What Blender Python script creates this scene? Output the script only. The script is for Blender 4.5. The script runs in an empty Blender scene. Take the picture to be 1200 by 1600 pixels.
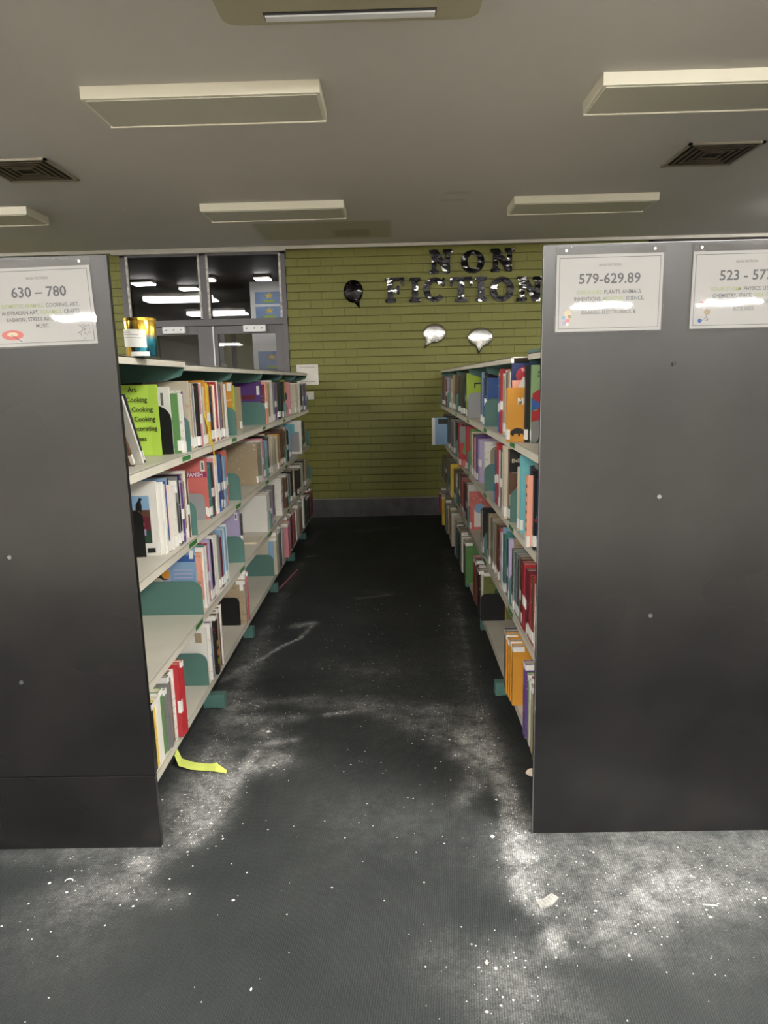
import bpy, bmesh, math, random
from mathutils import Vector, Matrix
random.seed(7)
S = bpy.context.scene
COL = S.collection
# ------------------------------------------------------------------ camera
FPX = 1080.0; CAMZ = 1.5
pit = math.radians(10.85); rol = math.radians(1.35); yaw = math.radians(0.85)
fw = Vector((-math.sin(yaw)*math.cos(pit), math.cos(yaw)*math.cos(pit), -math.sin(pit)))
r0 = fw.cross(Vector((0, 0, 1))).normalized(); u0 = r0.cross(fw)
rt = r0*math.cos(rol) - u0*math.sin(rol); up = rt.cross(fw)
cd = bpy.data.cameras.new('camera'); cam = bpy.data.objects.new('camera', cd); COL.objects.link(cam)
M = Matrix((rt, up, -fw)).transposed().to_4x4(); M.translation = (0, 0, CAMZ); cam.matrix_world = M
cd.sensor_fit = 'VERTICAL'; cd.sensor_height = 36; cd.lens = 36*FPX/1600; cd.clip_start = 0.05; cd.clip_end = 100
S.camera = cam
# ------------------------------------------------------------------ world, exposure
w = bpy.data.worlds.new('world'); S.world = w; w.use_nodes = True
w.node_tree.nodes['Background'].inputs[0].default_value = (0.9, 0.92, 1, 1)
w.node_tree.nodes['Background'].inputs[1].default_value = 0.02
S.view_settings.view_transform = 'Standard'; S.view_settings.look = 'None'
S.view_settings.gamma = 1; S.view_settings.use_curve_mapping = False
S.view_settings.exposure = 0.92
LIT = ((-.88, -.85), (-.88, -3.05), (4.04, 3.74), (6.5, 3.74), (4.04, 5.97), (-3.35, 3.74), (-5.82, 3.74), (-5.82, 5.97), (-.88, -5.25), (-.88, -9.65), (1.58, 1.35), (-3.35, 1.35), (1.58, -.85), (4.04, -.85), (-3.35, -.85), (-5.82, -.85), (1.58, -3.05), (4.04, -3.05), (-3.35, -3.05), (-5.82, -3.05), (-5.82, -9.65), (-3.35, -9.65), (1.58, -9.65), (4.04, -9.65), (6.5, -9.65))   # lit battens above and behind the photographer; middle column and next-aisle rows are added unseen for fill
LIT_POWER = 26.0
BACKROOM_POWER = 26.0

CV = Vector((0, 0, CAMZ))
def ray(x, y): return fw + rt*((x-600)/FPX) - up*((y-800)/FPX)
def at(x, y, Y=None, X=None, Z=None):      # point of the place seen at a pixel, on a plane
    d = ray(x, y)
    if Y is not None: t = Y/d.y
    elif X is not None: t = X/d.x
    else: t = (Z-CAMZ)/d.z
    return CV + d*t
def proj(p):
    d = Vector(p)-CV; z = d.dot(fw)
    return 600+FPX*d.dot(rt)/z, 800-FPX*d.dot(up)/z
def ysolve(X, px, z):
    a, b = 1.5, 9.0
    for _ in range(40):
        m = (a+b)/2
        q = proj((X, m, z))[0]
        if (q < px) == (X < 0): a = m
        else: b = m
    return (a+b)/2

# ------------------------------------------------------------------ materials
def lin(c):
    return tuple(((v/255)/12.92 if v/255 <= 0.04045 else ((v/255+0.055)/1.055)**2.4) for v in c)
def newmat(name):
    m = bpy.data.materials.new(name); m.use_nodes = True
    nt = m.node_tree; return m, nt, nt.nodes['Principled BSDF']
def link(nt, a, b): nt.links.new(a, b)
def mat(name, rgb, rough=0.6, metal=0.0, var=0.0, scale=8.0, bump=0.0, bscale=60.0, spec=0.5, coat=0.0, emit=None, es=0):
    m, nt, b = newmat(name)
    c = lin(rgb)
    b.inputs['Base Color'].default_value = (*c, 1)
    b.inputs['Roughness'].default_value = rough; b.inputs['Metallic'].default_value = metal
    b.inputs['Specular IOR Level'].default_value = spec; b.inputs['Coat Weight'].default_value = coat
    tc = nt.nodes.new('ShaderNodeTexCoord')
    if var:
        n = nt.nodes.new('ShaderNodeTexNoise'); n.inputs['Scale'].default_value = scale; n.inputs['Detail'].default_value = 6
        link(nt, tc.outputs['Object'], n.inputs['Vector'])
        r = nt.nodes.new('ShaderNodeValToRGB')
        r.color_ramp.elements[0].position = 0.3; r.color_ramp.elements[1].position = 0.7
        r.color_ramp.elements[0].color = (*[v*(1-var) for v in c], 1)
        r.color_ramp.elements[1].color = (*[min(1, v*(1+var)) for v in c], 1)
        link(nt, n.outputs['Fac'], r.inputs[0]); link(nt, r.outputs[0], b.inputs['Base Color'])
    if bump:
        n = nt.nodes.new('ShaderNodeTexNoise'); n.inputs['Scale'].default_value = bscale; n.inputs['Detail'].default_value = 4
        link(nt, tc.outputs['Object'], n.inputs['Vector'])
        bp = nt.nodes.new('ShaderNodeBump'); bp.inputs['Strength'].default_value = bump; bp.inputs['Distance'].default_value = 0.01
        link(nt, n.outputs['Fac'], bp.inputs['Height']); link(nt, bp.outputs[0], b.inputs['Normal'])
    if emit:
        b.inputs['Emission Color'].default_value = (*emit, 1); b.inputs['Emission Strength'].default_value = es
    return m
PALC = dict(W=('white', (222, 218, 208)), C=('cream', (205, 193, 165)), T=('tan', (165, 145, 112)), G=('grey', (125, 125, 122)),
  K=('black', (24, 23, 24)), H=('charcoal', (58, 60, 64)), R=('red', (178, 36, 42)), M=('maroon', (105, 32, 45)), B=('blue', (45, 88, 160)),
  N=('navy', (28, 38, 88)), S=('sky-blue', (125, 165, 200)), A=('aqua', (95, 175, 180)), E=('teal', (52, 120, 118)), g=('green', (88, 140, 72)),
  D=('dark-green', (42, 72, 52)), L=('lime', (158, 190, 40)), Y=('yellow', (232, 196, 40)), O=('orange', (226, 150, 40)), P=('peach', (238, 158, 128)),
  p=('pink', (215, 130, 140)), m=('magenta', (165, 35, 95)), V=('purple', (88, 52, 125)), l=('lilac', (170, 158, 195)), b=('brown', (98, 66, 46)),
  h=('pale-green', (142, 180, 120)), s=('salmon', (205, 98, 88)), o=('olive', (104, 112, 50)))
for _k, (_n, _c) in list(PALC.items()):
    _g = sum(_c)/3; PALC[_k] = (_n, tuple(_v+(_g-_v)*.14+4 for _v in _c))
MT = {}
MT['cream_steel'] = mat('cream_painted_steel', (206, 200, 184), 0.45, var=0.06, scale=5)
MT['teal_steel'] = mat('teal_painted_steel', (84, 120, 112), 0.4, var=0.05, scale=5)
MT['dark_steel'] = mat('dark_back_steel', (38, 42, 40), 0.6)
MT['page'] = mat('paper_pages', (205, 196, 172), 0.9, var=0.08, scale=90)
MT['tag'] = mat('white_tag', (228, 226, 220), 0.55)
MT['white_print'] = mat('white_print', (232, 230, 224), 0.5)
MT['black_print'] = mat('black_print', (22, 22, 24), 0.6)
MT['grey_print'] = mat('grey_print', (98, 98, 100), 0.6)
MT['olive_print'] = mat('olive_print', (160, 172, 112), 0.6)
MT['black_plastic'] = mat('black_metal', (14, 14, 15), 0.5)
MT['tan_metal'] = mat('tan_metal', (150, 134, 106), 0.45)
MT['grey_metal'] = mat('grey_metal', (150, 150, 150), 0.4)
MT['green_label'] = mat('green_label', (52, 118, 56), 0.5)
MT['lime_card'] = mat('lime_card', (186, 222, 84), 0.6, var=0.04)
MT['white_board'] = mat('white_board', (225, 225, 225), 0.5)
MT['white_paint'] = mat('white_paint', (205, 200, 188), 0.5, var=0.05)
MT['lamp_body'] = mat('lamp_body_enamel', (222, 216, 196), 0.45, var=0.02)
MT['lamp_off'] = mat('unlit_diffuser', (185, 181, 166), 0.55)
MT['frame'] = mat('grey_aluminium_frame', (92, 88, 90), 0.5, var=0.05)
MT['bead'] = mat('worn_white_bead', (180, 176, 168), 0.6, var=0.5, scale=24)
MT['skirting'] = mat('grey_skirting', (70, 68, 68), 0.5, var=0.45, scale=7)
MT['skirt_edge'] = mat('pale_skirting_edge', (128, 126, 108), 0.6)
MT['vent_dark'] = mat('dark_vent', (40, 33, 27), 0.7)
MT['louvre'] = mat('brown_louvre', (84, 72, 58), 0.6)
MT['sheet'] = mat('sign_paper', (188, 187, 185), 0.6)
MT['vent_frame'] = mat('vent_frame', (150, 142, 124), 0.6)
MT['beige_plastic'] = mat('beige_plastic', (168, 160, 134), 0.5)
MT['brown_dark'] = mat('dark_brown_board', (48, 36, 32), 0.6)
MT['bounce_pale'] = mat('pale_bounce_floor', (205, 200, 190), 0.4, var=0.05, scale=3)
MT['wall_paint'] = mat('pale_wall_paint', (226, 223, 216), 0.8, var=0.04, scale=2)
MT['olive_wall'] = mat('olive_wall', (112, 112, 44), 0.7, var=0.05)
def foil(name, dark, bright, pos):  # noise patches paint dark and bright reflections into the foil colour
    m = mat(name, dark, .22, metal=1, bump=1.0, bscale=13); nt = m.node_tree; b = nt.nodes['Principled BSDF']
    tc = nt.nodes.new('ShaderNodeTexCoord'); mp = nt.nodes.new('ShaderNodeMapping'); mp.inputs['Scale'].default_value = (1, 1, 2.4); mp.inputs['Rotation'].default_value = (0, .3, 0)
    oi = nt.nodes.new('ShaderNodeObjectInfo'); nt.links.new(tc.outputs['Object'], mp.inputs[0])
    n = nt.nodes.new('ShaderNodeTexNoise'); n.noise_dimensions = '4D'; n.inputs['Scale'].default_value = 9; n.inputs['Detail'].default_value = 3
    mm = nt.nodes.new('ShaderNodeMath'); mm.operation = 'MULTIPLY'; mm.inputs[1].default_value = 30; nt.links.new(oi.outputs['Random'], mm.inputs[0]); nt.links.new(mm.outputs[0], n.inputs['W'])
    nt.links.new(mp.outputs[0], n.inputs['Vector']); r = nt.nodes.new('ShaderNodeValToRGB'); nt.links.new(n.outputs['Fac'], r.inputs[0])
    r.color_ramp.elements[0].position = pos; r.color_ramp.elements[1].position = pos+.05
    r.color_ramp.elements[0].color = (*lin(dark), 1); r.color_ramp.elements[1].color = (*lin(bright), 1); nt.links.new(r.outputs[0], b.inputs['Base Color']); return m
MT['foil'] = foil('foil_painted_reflections', (34, 33, 34), (215, 213, 210), .59)
MT['foil_bright'] = mat('bright_crinkled_foil', (225, 224, 222), 0.25, metal=1, bump=1.0, bscale=14)
MT['foil_dark'] = foil('dark_foil_painted_reflections', (34, 32, 33), (150, 148, 146), .62)
MT['chalk'] = mat('white_debris', (225, 224, 218), 0.9)
MT['debris_grey'] = mat('grey_debris', (160, 158, 152), 0.9, var=0.2, scale=60)
MT['debris_tan'] = mat('beige_debris', (205, 190, 170), 0.9, var=0.1, scale=40)
MT['fluoro'] = mat('fluoro_tape', (212, 222, 110), 0.5, var=0.08, scale=20)
MT['pink_stick'] = mat('pink_stick', (170, 100, 110), 0.6)
MT['screw'] = mat('screw_metal', (150, 150, 150), 0.3, metal=0.9)
MT['screw_dark'] = mat('dark_screw', (20, 20, 20), 0.4)
MT['leaf'] = mat('dark_leaf', (36, 52, 34), 0.5)
MT['diffuser_lit'] = mat('lit_diffuser', (255, 255, 255), 0.5, emit=(1.0, 0.985, 0.955), es=LIT_POWER)
MT['diffuser_main'] = mat('lit_diffuser_boosted', (255, 255, 255), 0.5, emit=(1.0, 0.985, 0.955), es=LIT_POWER*2.0)  # strength raised to brighten the right panel top and left shelves
MT['diffuser_near'] = mat('lit_diffuser_near', (255, 255, 255), 0.5, emit=(1.0, 0.985, 0.955), es=LIT_POWER*.8)
MT['diffuser_far'] = mat('far_lit_diffuser', (255, 255, 255), 0.5, emit=(1.0, 0.98, 0.95), es=BACKROOM_POWER)
for k, (n, c) in PALC.items(): MT[k] = mat('print_'+n.replace('-', '_'), c, 0.45)

# black laminate of the end panels
m, nt, b = newmat('black_laminate'); MT['laminate'] = m
tc = nt.nodes.new('ShaderNodeTexCoord')
n = nt.nodes.new('ShaderNodeTexNoise'); n.inputs['Scale'].default_value = 3.2; n.inputs['Detail'].default_value = 7; n.inputs['Roughness'].default_value = .6
link(nt, tc.outputs['Object'], n.inputs['Vector'])
r = nt.nodes.new('ShaderNodeValToRGB'); r.color_ramp.elements[0].position = .38; r.color_ramp.elements[1].position = .8
r.color_ramp.elements[0].color = (*lin((19, 18, 18)), 1); r.color_ramp.elements[1].color = (*lin((34, 32, 31)), 1)
link(nt, n.outputs['Fac'], r.inputs[0]); link(nt, r.outputs[0], b.inputs['Base Color'])
b.inputs['Roughness'].default_value = 0.42; b.inputs['Specular IOR Level'].default_value = .7
r2 = nt.nodes.new('ShaderNodeMapRange'); r2.inputs[3].default_value = .25; r2.inputs[4].default_value = .31
n3 = nt.nodes.new('ShaderNodeTexNoise'); n3.inputs['Scale'].default_value = 2.0; n3.inputs['Detail'].default_value = 1; link(nt, tc.outputs['Object'], n3.inputs['Vector'])
link(nt, n3.outputs['Fac'], r2.inputs[0]); link(nt, r2.outputs[0], b.inputs['Roughness'])

# book cover: object colour with printed blotches that differ from book to book
def cover_mat(name, attr=None):
    m, nt, b = newmat(name)
    tc = nt.nodes.new('ShaderNodeTexCoord'); oi = nt.nodes.new('ShaderNodeObjectInfo')
    mp = nt.nodes.new('ShaderNodeMapping'); mp.inputs['Scale'].default_value = (22, 22, 48)
    link(nt, tc.outputs['Object'], mp.inputs['Vector'])
    n = nt.nodes.new('ShaderNodeTexNoise'); n.noise_dimensions = '4D'; n.inputs['Scale'].default_value = 1.6; n.inputs['Detail'].default_value = 3
    mm = nt.nodes.new('ShaderNodeMath'); mm.operation = 'MULTIPLY'; mm.inputs[1].default_value = 97
    link(nt, oi.outputs['Random'], mm.inputs[0]); link(nt, mm.outputs[0], n.inputs['W']); link(nt, mp.outputs[0], n.inputs['Vector'])
    r = nt.nodes.new('ShaderNodeValToRGB'); r.color_ramp.interpolation = 'LINEAR'
    r.color_ramp.elements[0].position = .60; r.color_ramp.elements[1].position = .66
    r.color_ramp.elements[0].color = (0, 0, 0, 1); r.color_ramp.elements[1].color = (1, 1, 1, 1)
    link(nt, n.outputs['Fac'], r.inputs[0])
    mm2 = nt.nodes.new('ShaderNodeMath'); mm2.operation = 'MULTIPLY'; mm2.inputs[1].default_value = 0.4
    link(nt, r.outputs[0], mm2.inputs[0])
    cr = nt.nodes.new('ShaderNodeValToRGB'); cr.color_ramp.interpolation = 'CONSTANT'
    els = cr.color_ramp.elements; els[0].color = (.8, .78, .72, 1); els[1].position = .35; els[1].color = (.03, .03, .035, 1)
    for p_, c_ in ((.6, lin((200, 90, 60))), (.75, lin((60, 90, 140))), (.88, lin((190, 180, 120)))):
        e = els.new(p_); e.color = (*c_, 1)
    link(nt, oi.outputs['Random'], cr.inputs[0])
    mx = nt.nodes.new('ShaderNodeMix'); mx.data_type = 'RGBA'
    link(nt, mm2.outputs[0], mx.inputs[0])
    if attr:
        a = nt.nodes.new('ShaderNodeAttribute'); a.attribute_name = attr; link(nt, a.outputs['Color'], mx.inputs[6])
    else: link(nt, oi.outputs['Color'], mx.inputs[6])
    link(nt, cr.outputs[0], mx.inputs[7]); link(nt, mx.outputs[2], b.inputs['Base Color'])
    b.inputs['Roughness'].default_value = .38
    return m
MT['cover'] = cover_mat('book_cover'); MT['cover_stuff'] = cover_mat('book_cover_many', 'tint')
m, nt, b = newmat('book_cover_plain'); oi = nt.nodes.new('ShaderNodeObjectInfo'); link(nt, oi.outputs['Color'], b.inputs['Base Color'])
b.inputs['Roughness'].default_value = .4; MT['cover_plain'] = m

# laminating film and window glass
def glassy(name, tint, refl, rough=0.02, bmp=.12):
    m = bpy.data.materials.new(name); m.use_nodes = True; nt = m.node_tree; nt.nodes.clear()
    o = nt.nodes.new('ShaderNodeOutputMaterial'); t = nt.nodes.new('ShaderNodeBsdfTransparent'); g = nt.nodes.new('ShaderNodeBsdfGlossy')
    t.inputs[0].default_value = (*tint, 1); g.inputs['Roughness'].default_value = rough
    mx = nt.nodes.new('ShaderNodeMixShader'); f = nt.nodes.new('ShaderNodeFresnel'); f.inputs[0].default_value = 1.5
    ad = nt.nodes.new('ShaderNodeMath'); ad.operation = 'ADD'; ad.inputs[1].default_value = refl; ad.use_clamp = True
    link(nt, f.outputs[0], ad.inputs[0]); link(nt, ad.outputs[0], mx.inputs[0])
    n = nt.nodes.new('ShaderNodeTexNoise'); n.inputs['Scale'].default_value = 3; tc = nt.nodes.new('ShaderNodeTexCoord')
    link(nt, tc.outputs['Object'], n.inputs['Vector'])
    bp = nt.nodes.new('ShaderNodeBump'); bp.inputs['Strength'].default_value = bmp; bp.inputs['Distance'].default_value = .02
    link(nt, n.outputs['Fac'], bp.inputs['Height']); link(nt, bp.outputs[0], g.inputs['Normal'])
    link(nt, t.outputs[0], mx.inputs[1]); link(nt, g.outputs[0], mx.inputs[2]); link(nt, mx.outputs[0], o.inputs[0])
    return m
MT['glass'] = glassy('dark_window_glass', (.74, .74, .74), .0, .01, .015)
MT['film'] = glassy('laminating_film', (.98, .98, .98), .02, .03, .07)

# bricks
m, nt, b = newmat('olive_painted_brick'); MT['brick'] = m
oi = nt.nodes.new('ShaderNodeObjectInfo'); tc = nt.nodes.new('ShaderNodeTexCoord')
n = nt.nodes.new('ShaderNodeTexNoise'); n.inputs['Scale'].default_value = 22; n.inputs['Detail'].default_value = 5
link(nt, tc.outputs['Object'], n.inputs['Vector'])
hs = nt.nodes.new('ShaderNodeHueSaturation'); hs.inputs['Color'].default_value = (*lin((108, 107, 38)), 1)
mr = nt.nodes.new('ShaderNodeMapRange'); mr.inputs[3].default_value = .96; mr.inputs[4].default_value = 1.04
link(nt, oi.outputs['Random'], mr.inputs[0]); link(nt, mr.outputs[0], hs.inputs['Value']); link(nt, hs.outputs[0], b.inputs['Base Color'])
bp = nt.nodes.new('ShaderNodeBump'); bp.inputs['Strength'].default_value = .25; bp.inputs['Distance'].default_value = .004
link(nt, n.outputs['Fac'], bp.inputs['Height']); link(nt, bp.outputs[0], b.inputs['Normal']); b.inputs['Roughness'].default_value = .55
MT['mortar'] = mat('olive_painted_mortar', (82, 80, 28), 0.8)

# ceiling: plaster with olive reflected light painted in, plus two small faint patches
m, nt, b = newmat('ceiling_plaster'); MT['ceiling'] = m
tc = nt.nodes.new('ShaderNodeTexCoord'); n = nt.nodes.new('ShaderNodeTexNoise'); n.inputs['Scale'].default_value = 1.3; n.inputs['Detail'].default_value = 4
link(nt, tc.outputs['Object'], n.inputs['Vector'])
r = nt.nodes.new('ShaderNodeValToRGB'); r.color_ramp.elements[0].color = (*lin((188, 183, 176)), 1); r.color_ramp.elements[1].color = (*lin((198, 193, 186)), 1)
link(nt, n.outputs['Fac'], r.inputs[0])
sx = nt.nodes.new('ShaderNodeSeparateXYZ'); link(nt, tc.outputs['Object'], sx.inputs[0])
def band(sock, lo, hi, soft):
    a = nt.nodes.new('ShaderNodeMapRange'); a.inputs[1].default_value = lo; a.inputs[2].default_value = lo+soft
    c = nt.nodes.new('ShaderNodeMapRange'); c.inputs[1].default_value = hi-soft; c.inputs[2].default_value = hi; c.inputs[3].default_value = 1; c.inputs[4].default_value = 0
    link(nt, sock, a.inputs[0]); link(nt, sock, c.inputs[0])
    mu = nt.nodes.new('ShaderNodeMath'); mu.operation = 'MULTIPLY'; link(nt, a.outputs[0], mu.inputs[0]); link(nt, c.outputs[0], mu.inputs[1]); return mu
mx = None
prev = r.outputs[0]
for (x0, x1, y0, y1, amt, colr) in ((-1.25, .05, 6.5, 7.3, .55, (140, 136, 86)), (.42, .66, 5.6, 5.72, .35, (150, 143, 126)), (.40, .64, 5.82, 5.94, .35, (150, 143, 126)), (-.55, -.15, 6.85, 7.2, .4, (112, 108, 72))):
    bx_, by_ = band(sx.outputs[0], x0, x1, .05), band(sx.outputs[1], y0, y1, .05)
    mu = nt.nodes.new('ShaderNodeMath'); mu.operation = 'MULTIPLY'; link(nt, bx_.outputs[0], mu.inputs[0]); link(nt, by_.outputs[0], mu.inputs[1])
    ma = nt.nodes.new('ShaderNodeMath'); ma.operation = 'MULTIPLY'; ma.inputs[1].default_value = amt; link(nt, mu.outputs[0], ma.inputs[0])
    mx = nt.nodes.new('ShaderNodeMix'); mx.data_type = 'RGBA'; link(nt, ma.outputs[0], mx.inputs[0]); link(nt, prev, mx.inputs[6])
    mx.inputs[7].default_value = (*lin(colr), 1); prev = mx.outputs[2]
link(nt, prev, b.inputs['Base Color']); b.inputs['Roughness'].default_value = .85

# carpet: ribbed, with white powder where the 'dust' attribute says so
m, nt, b = newmat('ribbed_carpet'); MT['carpet'] = m
tc = nt.nodes.new('ShaderNodeTexCoord'); at_ = nt.nodes.new('ShaderNodeAttribute'); at_.attribute_name = 'dust'
def noise(scale, detail=6, rough=.6, vec=None):
    n = nt.nodes.new('ShaderNodeTexNoise'); n.inputs['Scale'].default_value = scale; n.inputs['Detail'].default_value = detail; n.inputs['Roughness'].default_value = rough
    link(nt, vec or tc.outputs['Object'], n.inputs['Vector']); return n.outputs['Fac']
def math_(op, a, b_=None, clamp=False):
    n = nt.nodes.new('ShaderNodeMath'); n.operation = op; n.use_clamp = clamp
    for i, v in enumerate((a, b_)):
        if v is None: continue
        if isinstance(v, (int, float)): n.inputs[i].default_value = v
        else: link(nt, v, n.inputs[i])
    return n.outputs[0]
def rng(s, a0, a1, b0, b1):
    n = nt.nodes.new('ShaderNodeMapRange'); link(nt, s, n.inputs[0])
    for i, v in enumerate((a0, a1, b0, b1)): n.inputs[i+1].default_value = v
    return n.outputs[0]
big = noise(2.2, 6, .65); mid = noise(16, 8, .75); fine = noise(210, 3, .7)
stm = nt.nodes.new('ShaderNodeMapping'); stm.inputs['Scale'].default_value = (1, 1, 1); stm.inputs['Rotation'].default_value = (0, 0, .1)
link(nt, tc.outputs['Object'], stm.inputs[0])
wv = nt.nodes.new('ShaderNodeTexWave'); wv.inputs['Scale'].default_value = 48; wv.inputs['Distortion'].default_value = 1.5; wv.inputs['Detail'].default_value = 2; wv.inputs['Detail Scale'].default_value = 2
wv.bands_direction = 'X'; link(nt, stm.outputs[0], wv.inputs['Vector'])
brk = math_('MULTIPLY', rng(mid, .38, .62, .35, 1.35), rng(noise(55, 6, .8), .35, .65, .55, 1.4))
d1 = math_('MULTIPLY', at_.outputs['Fac'], brk)
d1 = math_('MULTIPLY', d1, rng(big, .3, .7, .65, 1.25))
d1 = math_('MULTIPLY', d1, rng(wv.outputs['Fac'], 0, 1, .72, 1.12))
spk = math_('MULTIPLY', rng(fine, .66, .72, 0, 1), rng(at_.outputs['Fac'], .03, .5, 0, .8))
d1 = math_('ADD', math_('MULTIPLY', math_('MULTIPLY', d1, .52), rng(fine, .35, .65, .55, 1.45)), spk)
wear = rng(big, .35, .7, 0, .022)
d1 = math_('ADD', d1, wear, True)
mx = nt.nodes.new('ShaderNodeMix'); mx.data_type = 'RGBA'; link(nt, d1, mx.inputs[0])
basec = nt.nodes.new('ShaderNodeMix'); basec.data_type = 'RGBA'
link(nt, math_('MULTIPLY', rng(fine, .3, .7, 0, 1), rng(wv.outputs['Fac'], 0, 1, .3, 1)), basec.inputs[0])
basec.inputs[6].default_value = (*lin((32, 34, 34)), 1); basec.inputs[7].default_value = (*lin((57, 62, 60)), 1)
link(nt, basec.outputs[2], mx.inputs[6]); mx.inputs[7].default_value = (*lin((205, 204, 200)), 1)
link(nt, mx.outputs[2], b.inputs['Base Color']); b.inputs['Roughness'].default_value = .8; b.inputs['Specular IOR Level'].default_value = .25
bp = nt.nodes.new('ShaderNodeBump'); bp.inputs['Strength'].default_value = .5; bp.inputs['Distance'].default_value = .003
link(nt, math_('ADD', wv.outputs['Fac'], math_('MULTIPLY', fine, .8)), bp.inputs['Height']); link(nt, bp.outputs[0], b.inputs['Normal'])

# tin: vertical gold, black and blue metallic streaks
m, nt, b = newmat('gold_blue_foil_tin'); MT['tin'] = m
tc = nt.nodes.new('ShaderNodeTexCoord'); mp = nt.nodes.new('ShaderNodeMapping'); mp.inputs['Scale'].default_value = (1, 1, .12)
link(nt, tc.outputs['Object'], mp.inputs[0]); n = nt.nodes.new('ShaderNodeTexNoise'); n.inputs['Scale'].default_value = 45; n.inputs['Detail'].default_value = 2
link(nt, mp.outputs[0], n.inputs['Vector']); r = nt.nodes.new('ShaderNodeValToRGB')
r.color_ramp.elements[0].position = .38; r.color_ramp.elements[0].color = (*lin((52, 40, 14)), 1)
r.color_ramp.elements[1].position = .62; r.color_ramp.elements[1].color = (*lin((240, 196, 80)), 1)
link(nt, n.outputs['Fac'], r.inputs[0])
r3 = nt.nodes.new('ShaderNodeValToRGB'); r3.color_ramp.elements[0].position = .38; r3.color_ramp.elements[0].color = (*lin((16, 40, 50)), 1)
r3.color_ramp.elements[1].position = .62; r3.color_ramp.elements[1].color = (*lin((90, 190, 215)), 1); link(nt, n.outputs['Fac'], r3.inputs[0])
sx = nt.nodes.new('ShaderNodeSeparateXYZ'); link(nt, tc.outputs['Object'], sx.inputs[0])
mz = nt.nodes.new('ShaderNodeMapRange'); mz.inputs[1].default_value = .075; mz.inputs[2].default_value = .055; link(nt, sx.outputs[2], mz.inputs[0])
mxx = nt.nodes.new('ShaderNodeMapRange'); mxx.inputs[1].default_value = -.02; mxx.inputs[2].default_value = .0; link(nt, sx.outputs[0], mxx.inputs[0])
mu = nt.nodes.new('ShaderNodeMath'); mu.operation = 'MULTIPLY'; link(nt, mz.outputs[0], mu.inputs[0]); link(nt, mxx.outputs[0], mu.inputs[1])
mx = nt.nodes.new('ShaderNodeMix'); mx.data_type = 'RGBA'; link(nt, mu.outputs[0], mx.inputs[0]); link(nt, r.outputs[0], mx.inputs[6]); link(nt, r3.outputs[0], mx.inputs[7])
link(nt, mx.outputs[2], b.inputs['Base Color']); b.inputs['Metallic'].default_value = .85; b.inputs['Roughness'].default_value = .22

# ------------------------------------------------------------------ geometry helpers
def tag(o, label=None, cat=None, group=None, kind=None):
    if label: o['label'] = label
    if cat: o['category'] = cat
    if group: o['group'] = group
    if kind: o['kind'] = kind
    return o
def link_obj(name, me, parent=None):
    o = bpy.data.objects.new(name, me); COL.objects.link(o)
    if parent: o.parent = parent
    return o
class MB:
    def __init__(s): s.v = []; s.f = []
    def add(s, vs, fs):
        k = len(s.v); s.v += [tuple(v) for v in vs]; s.f += [tuple(i+k for i in f) for f in fs]; return s
    def box(s, x0, x1, y0, y1, z0, z1, M_=None):
        vs = [Vector((x, y, z)) for z in (z0, z1) for y in (y0, y1) for x in (x0, x1)]
        if M_: vs = [M_ @ v for v in vs]
        return s.add(vs, [(0, 2, 3, 1), (4, 5, 7, 6), (0, 1, 5, 4), (2, 6, 7, 3), (0, 4, 6, 2), (1, 3, 7, 5)])
    def prism(s, pts, fn, d0, d1):         # pts 2D outline; fn(u,v,d)->xyz
        n = len(pts); vs = [fn(u, v, d0) for u, v in pts]+[fn(u, v, d1) for u, v in pts]
        return s.add(vs, [tuple(range(n))[::-1], tuple(range(n, 2*n))]+[(i, (i+1) % n, n+(i+1) % n, n+i) for i in range(n)])
    def build(s, name, mat_, parent=None, bevel=0.0, smooth=False):
        me = bpy.data.meshes.new(name); me.from_pydata(s.v, [], s.f); me.materials.append(MT[mat_] if isinstance(mat_, str) else mat_)
        bm = bmesh.new(); bm.from_mesh(me)
        bmesh.ops.recalc_face_normals(bm, faces=bm.faces)
        if bevel: bmesh.ops.bevel(bm, geom=bm.edges[:], offset=bevel, segments=2, affect='EDGES', profile=.6, clamp_overlap=True)
        bm.to_mesh(me); bm.free()
        if smooth:
            for p in me.polygons: p.use_smooth = True
        return link_obj(name, me, parent)
def box(name, x0, x1, y0, y1, z0, z1, mat_, parent=None, bevel=0): return MB().box(x0, x1, y0, y1, z0, z1).build(name, mat_, parent, bevel)
def empty(name, loc, label, cat, group=None):
    o = link_obj(name, None); o.location = loc; o.empty_display_size = .05; return tag(o, label, cat, group)
def rrect(x0, x1, z0, z1, r, corners=(1, 1, 1, 1), n=5):   # corners: bl, br, tr, tl
    P = []
    for (cx, cz, a, on) in ((x0, z0, 180, corners[0]), (x1, z0, 270, corners[1]), (x1, z1, 0, corners[2]), (x0, z1, 90, corners[3])):
        if not on: P.append((cx, cz)); continue
        ox = cx+r if cx == x0 else cx-r; oz = cz+r if cz == z0 else cz-r
        for i in range(n+1):
            t = math.radians(a+90*i/n); P.append((ox+r*math.cos(t), oz+r*math.sin(t)))
    return P
XZ = lambda u, v, d: (u, d, v)
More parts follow.
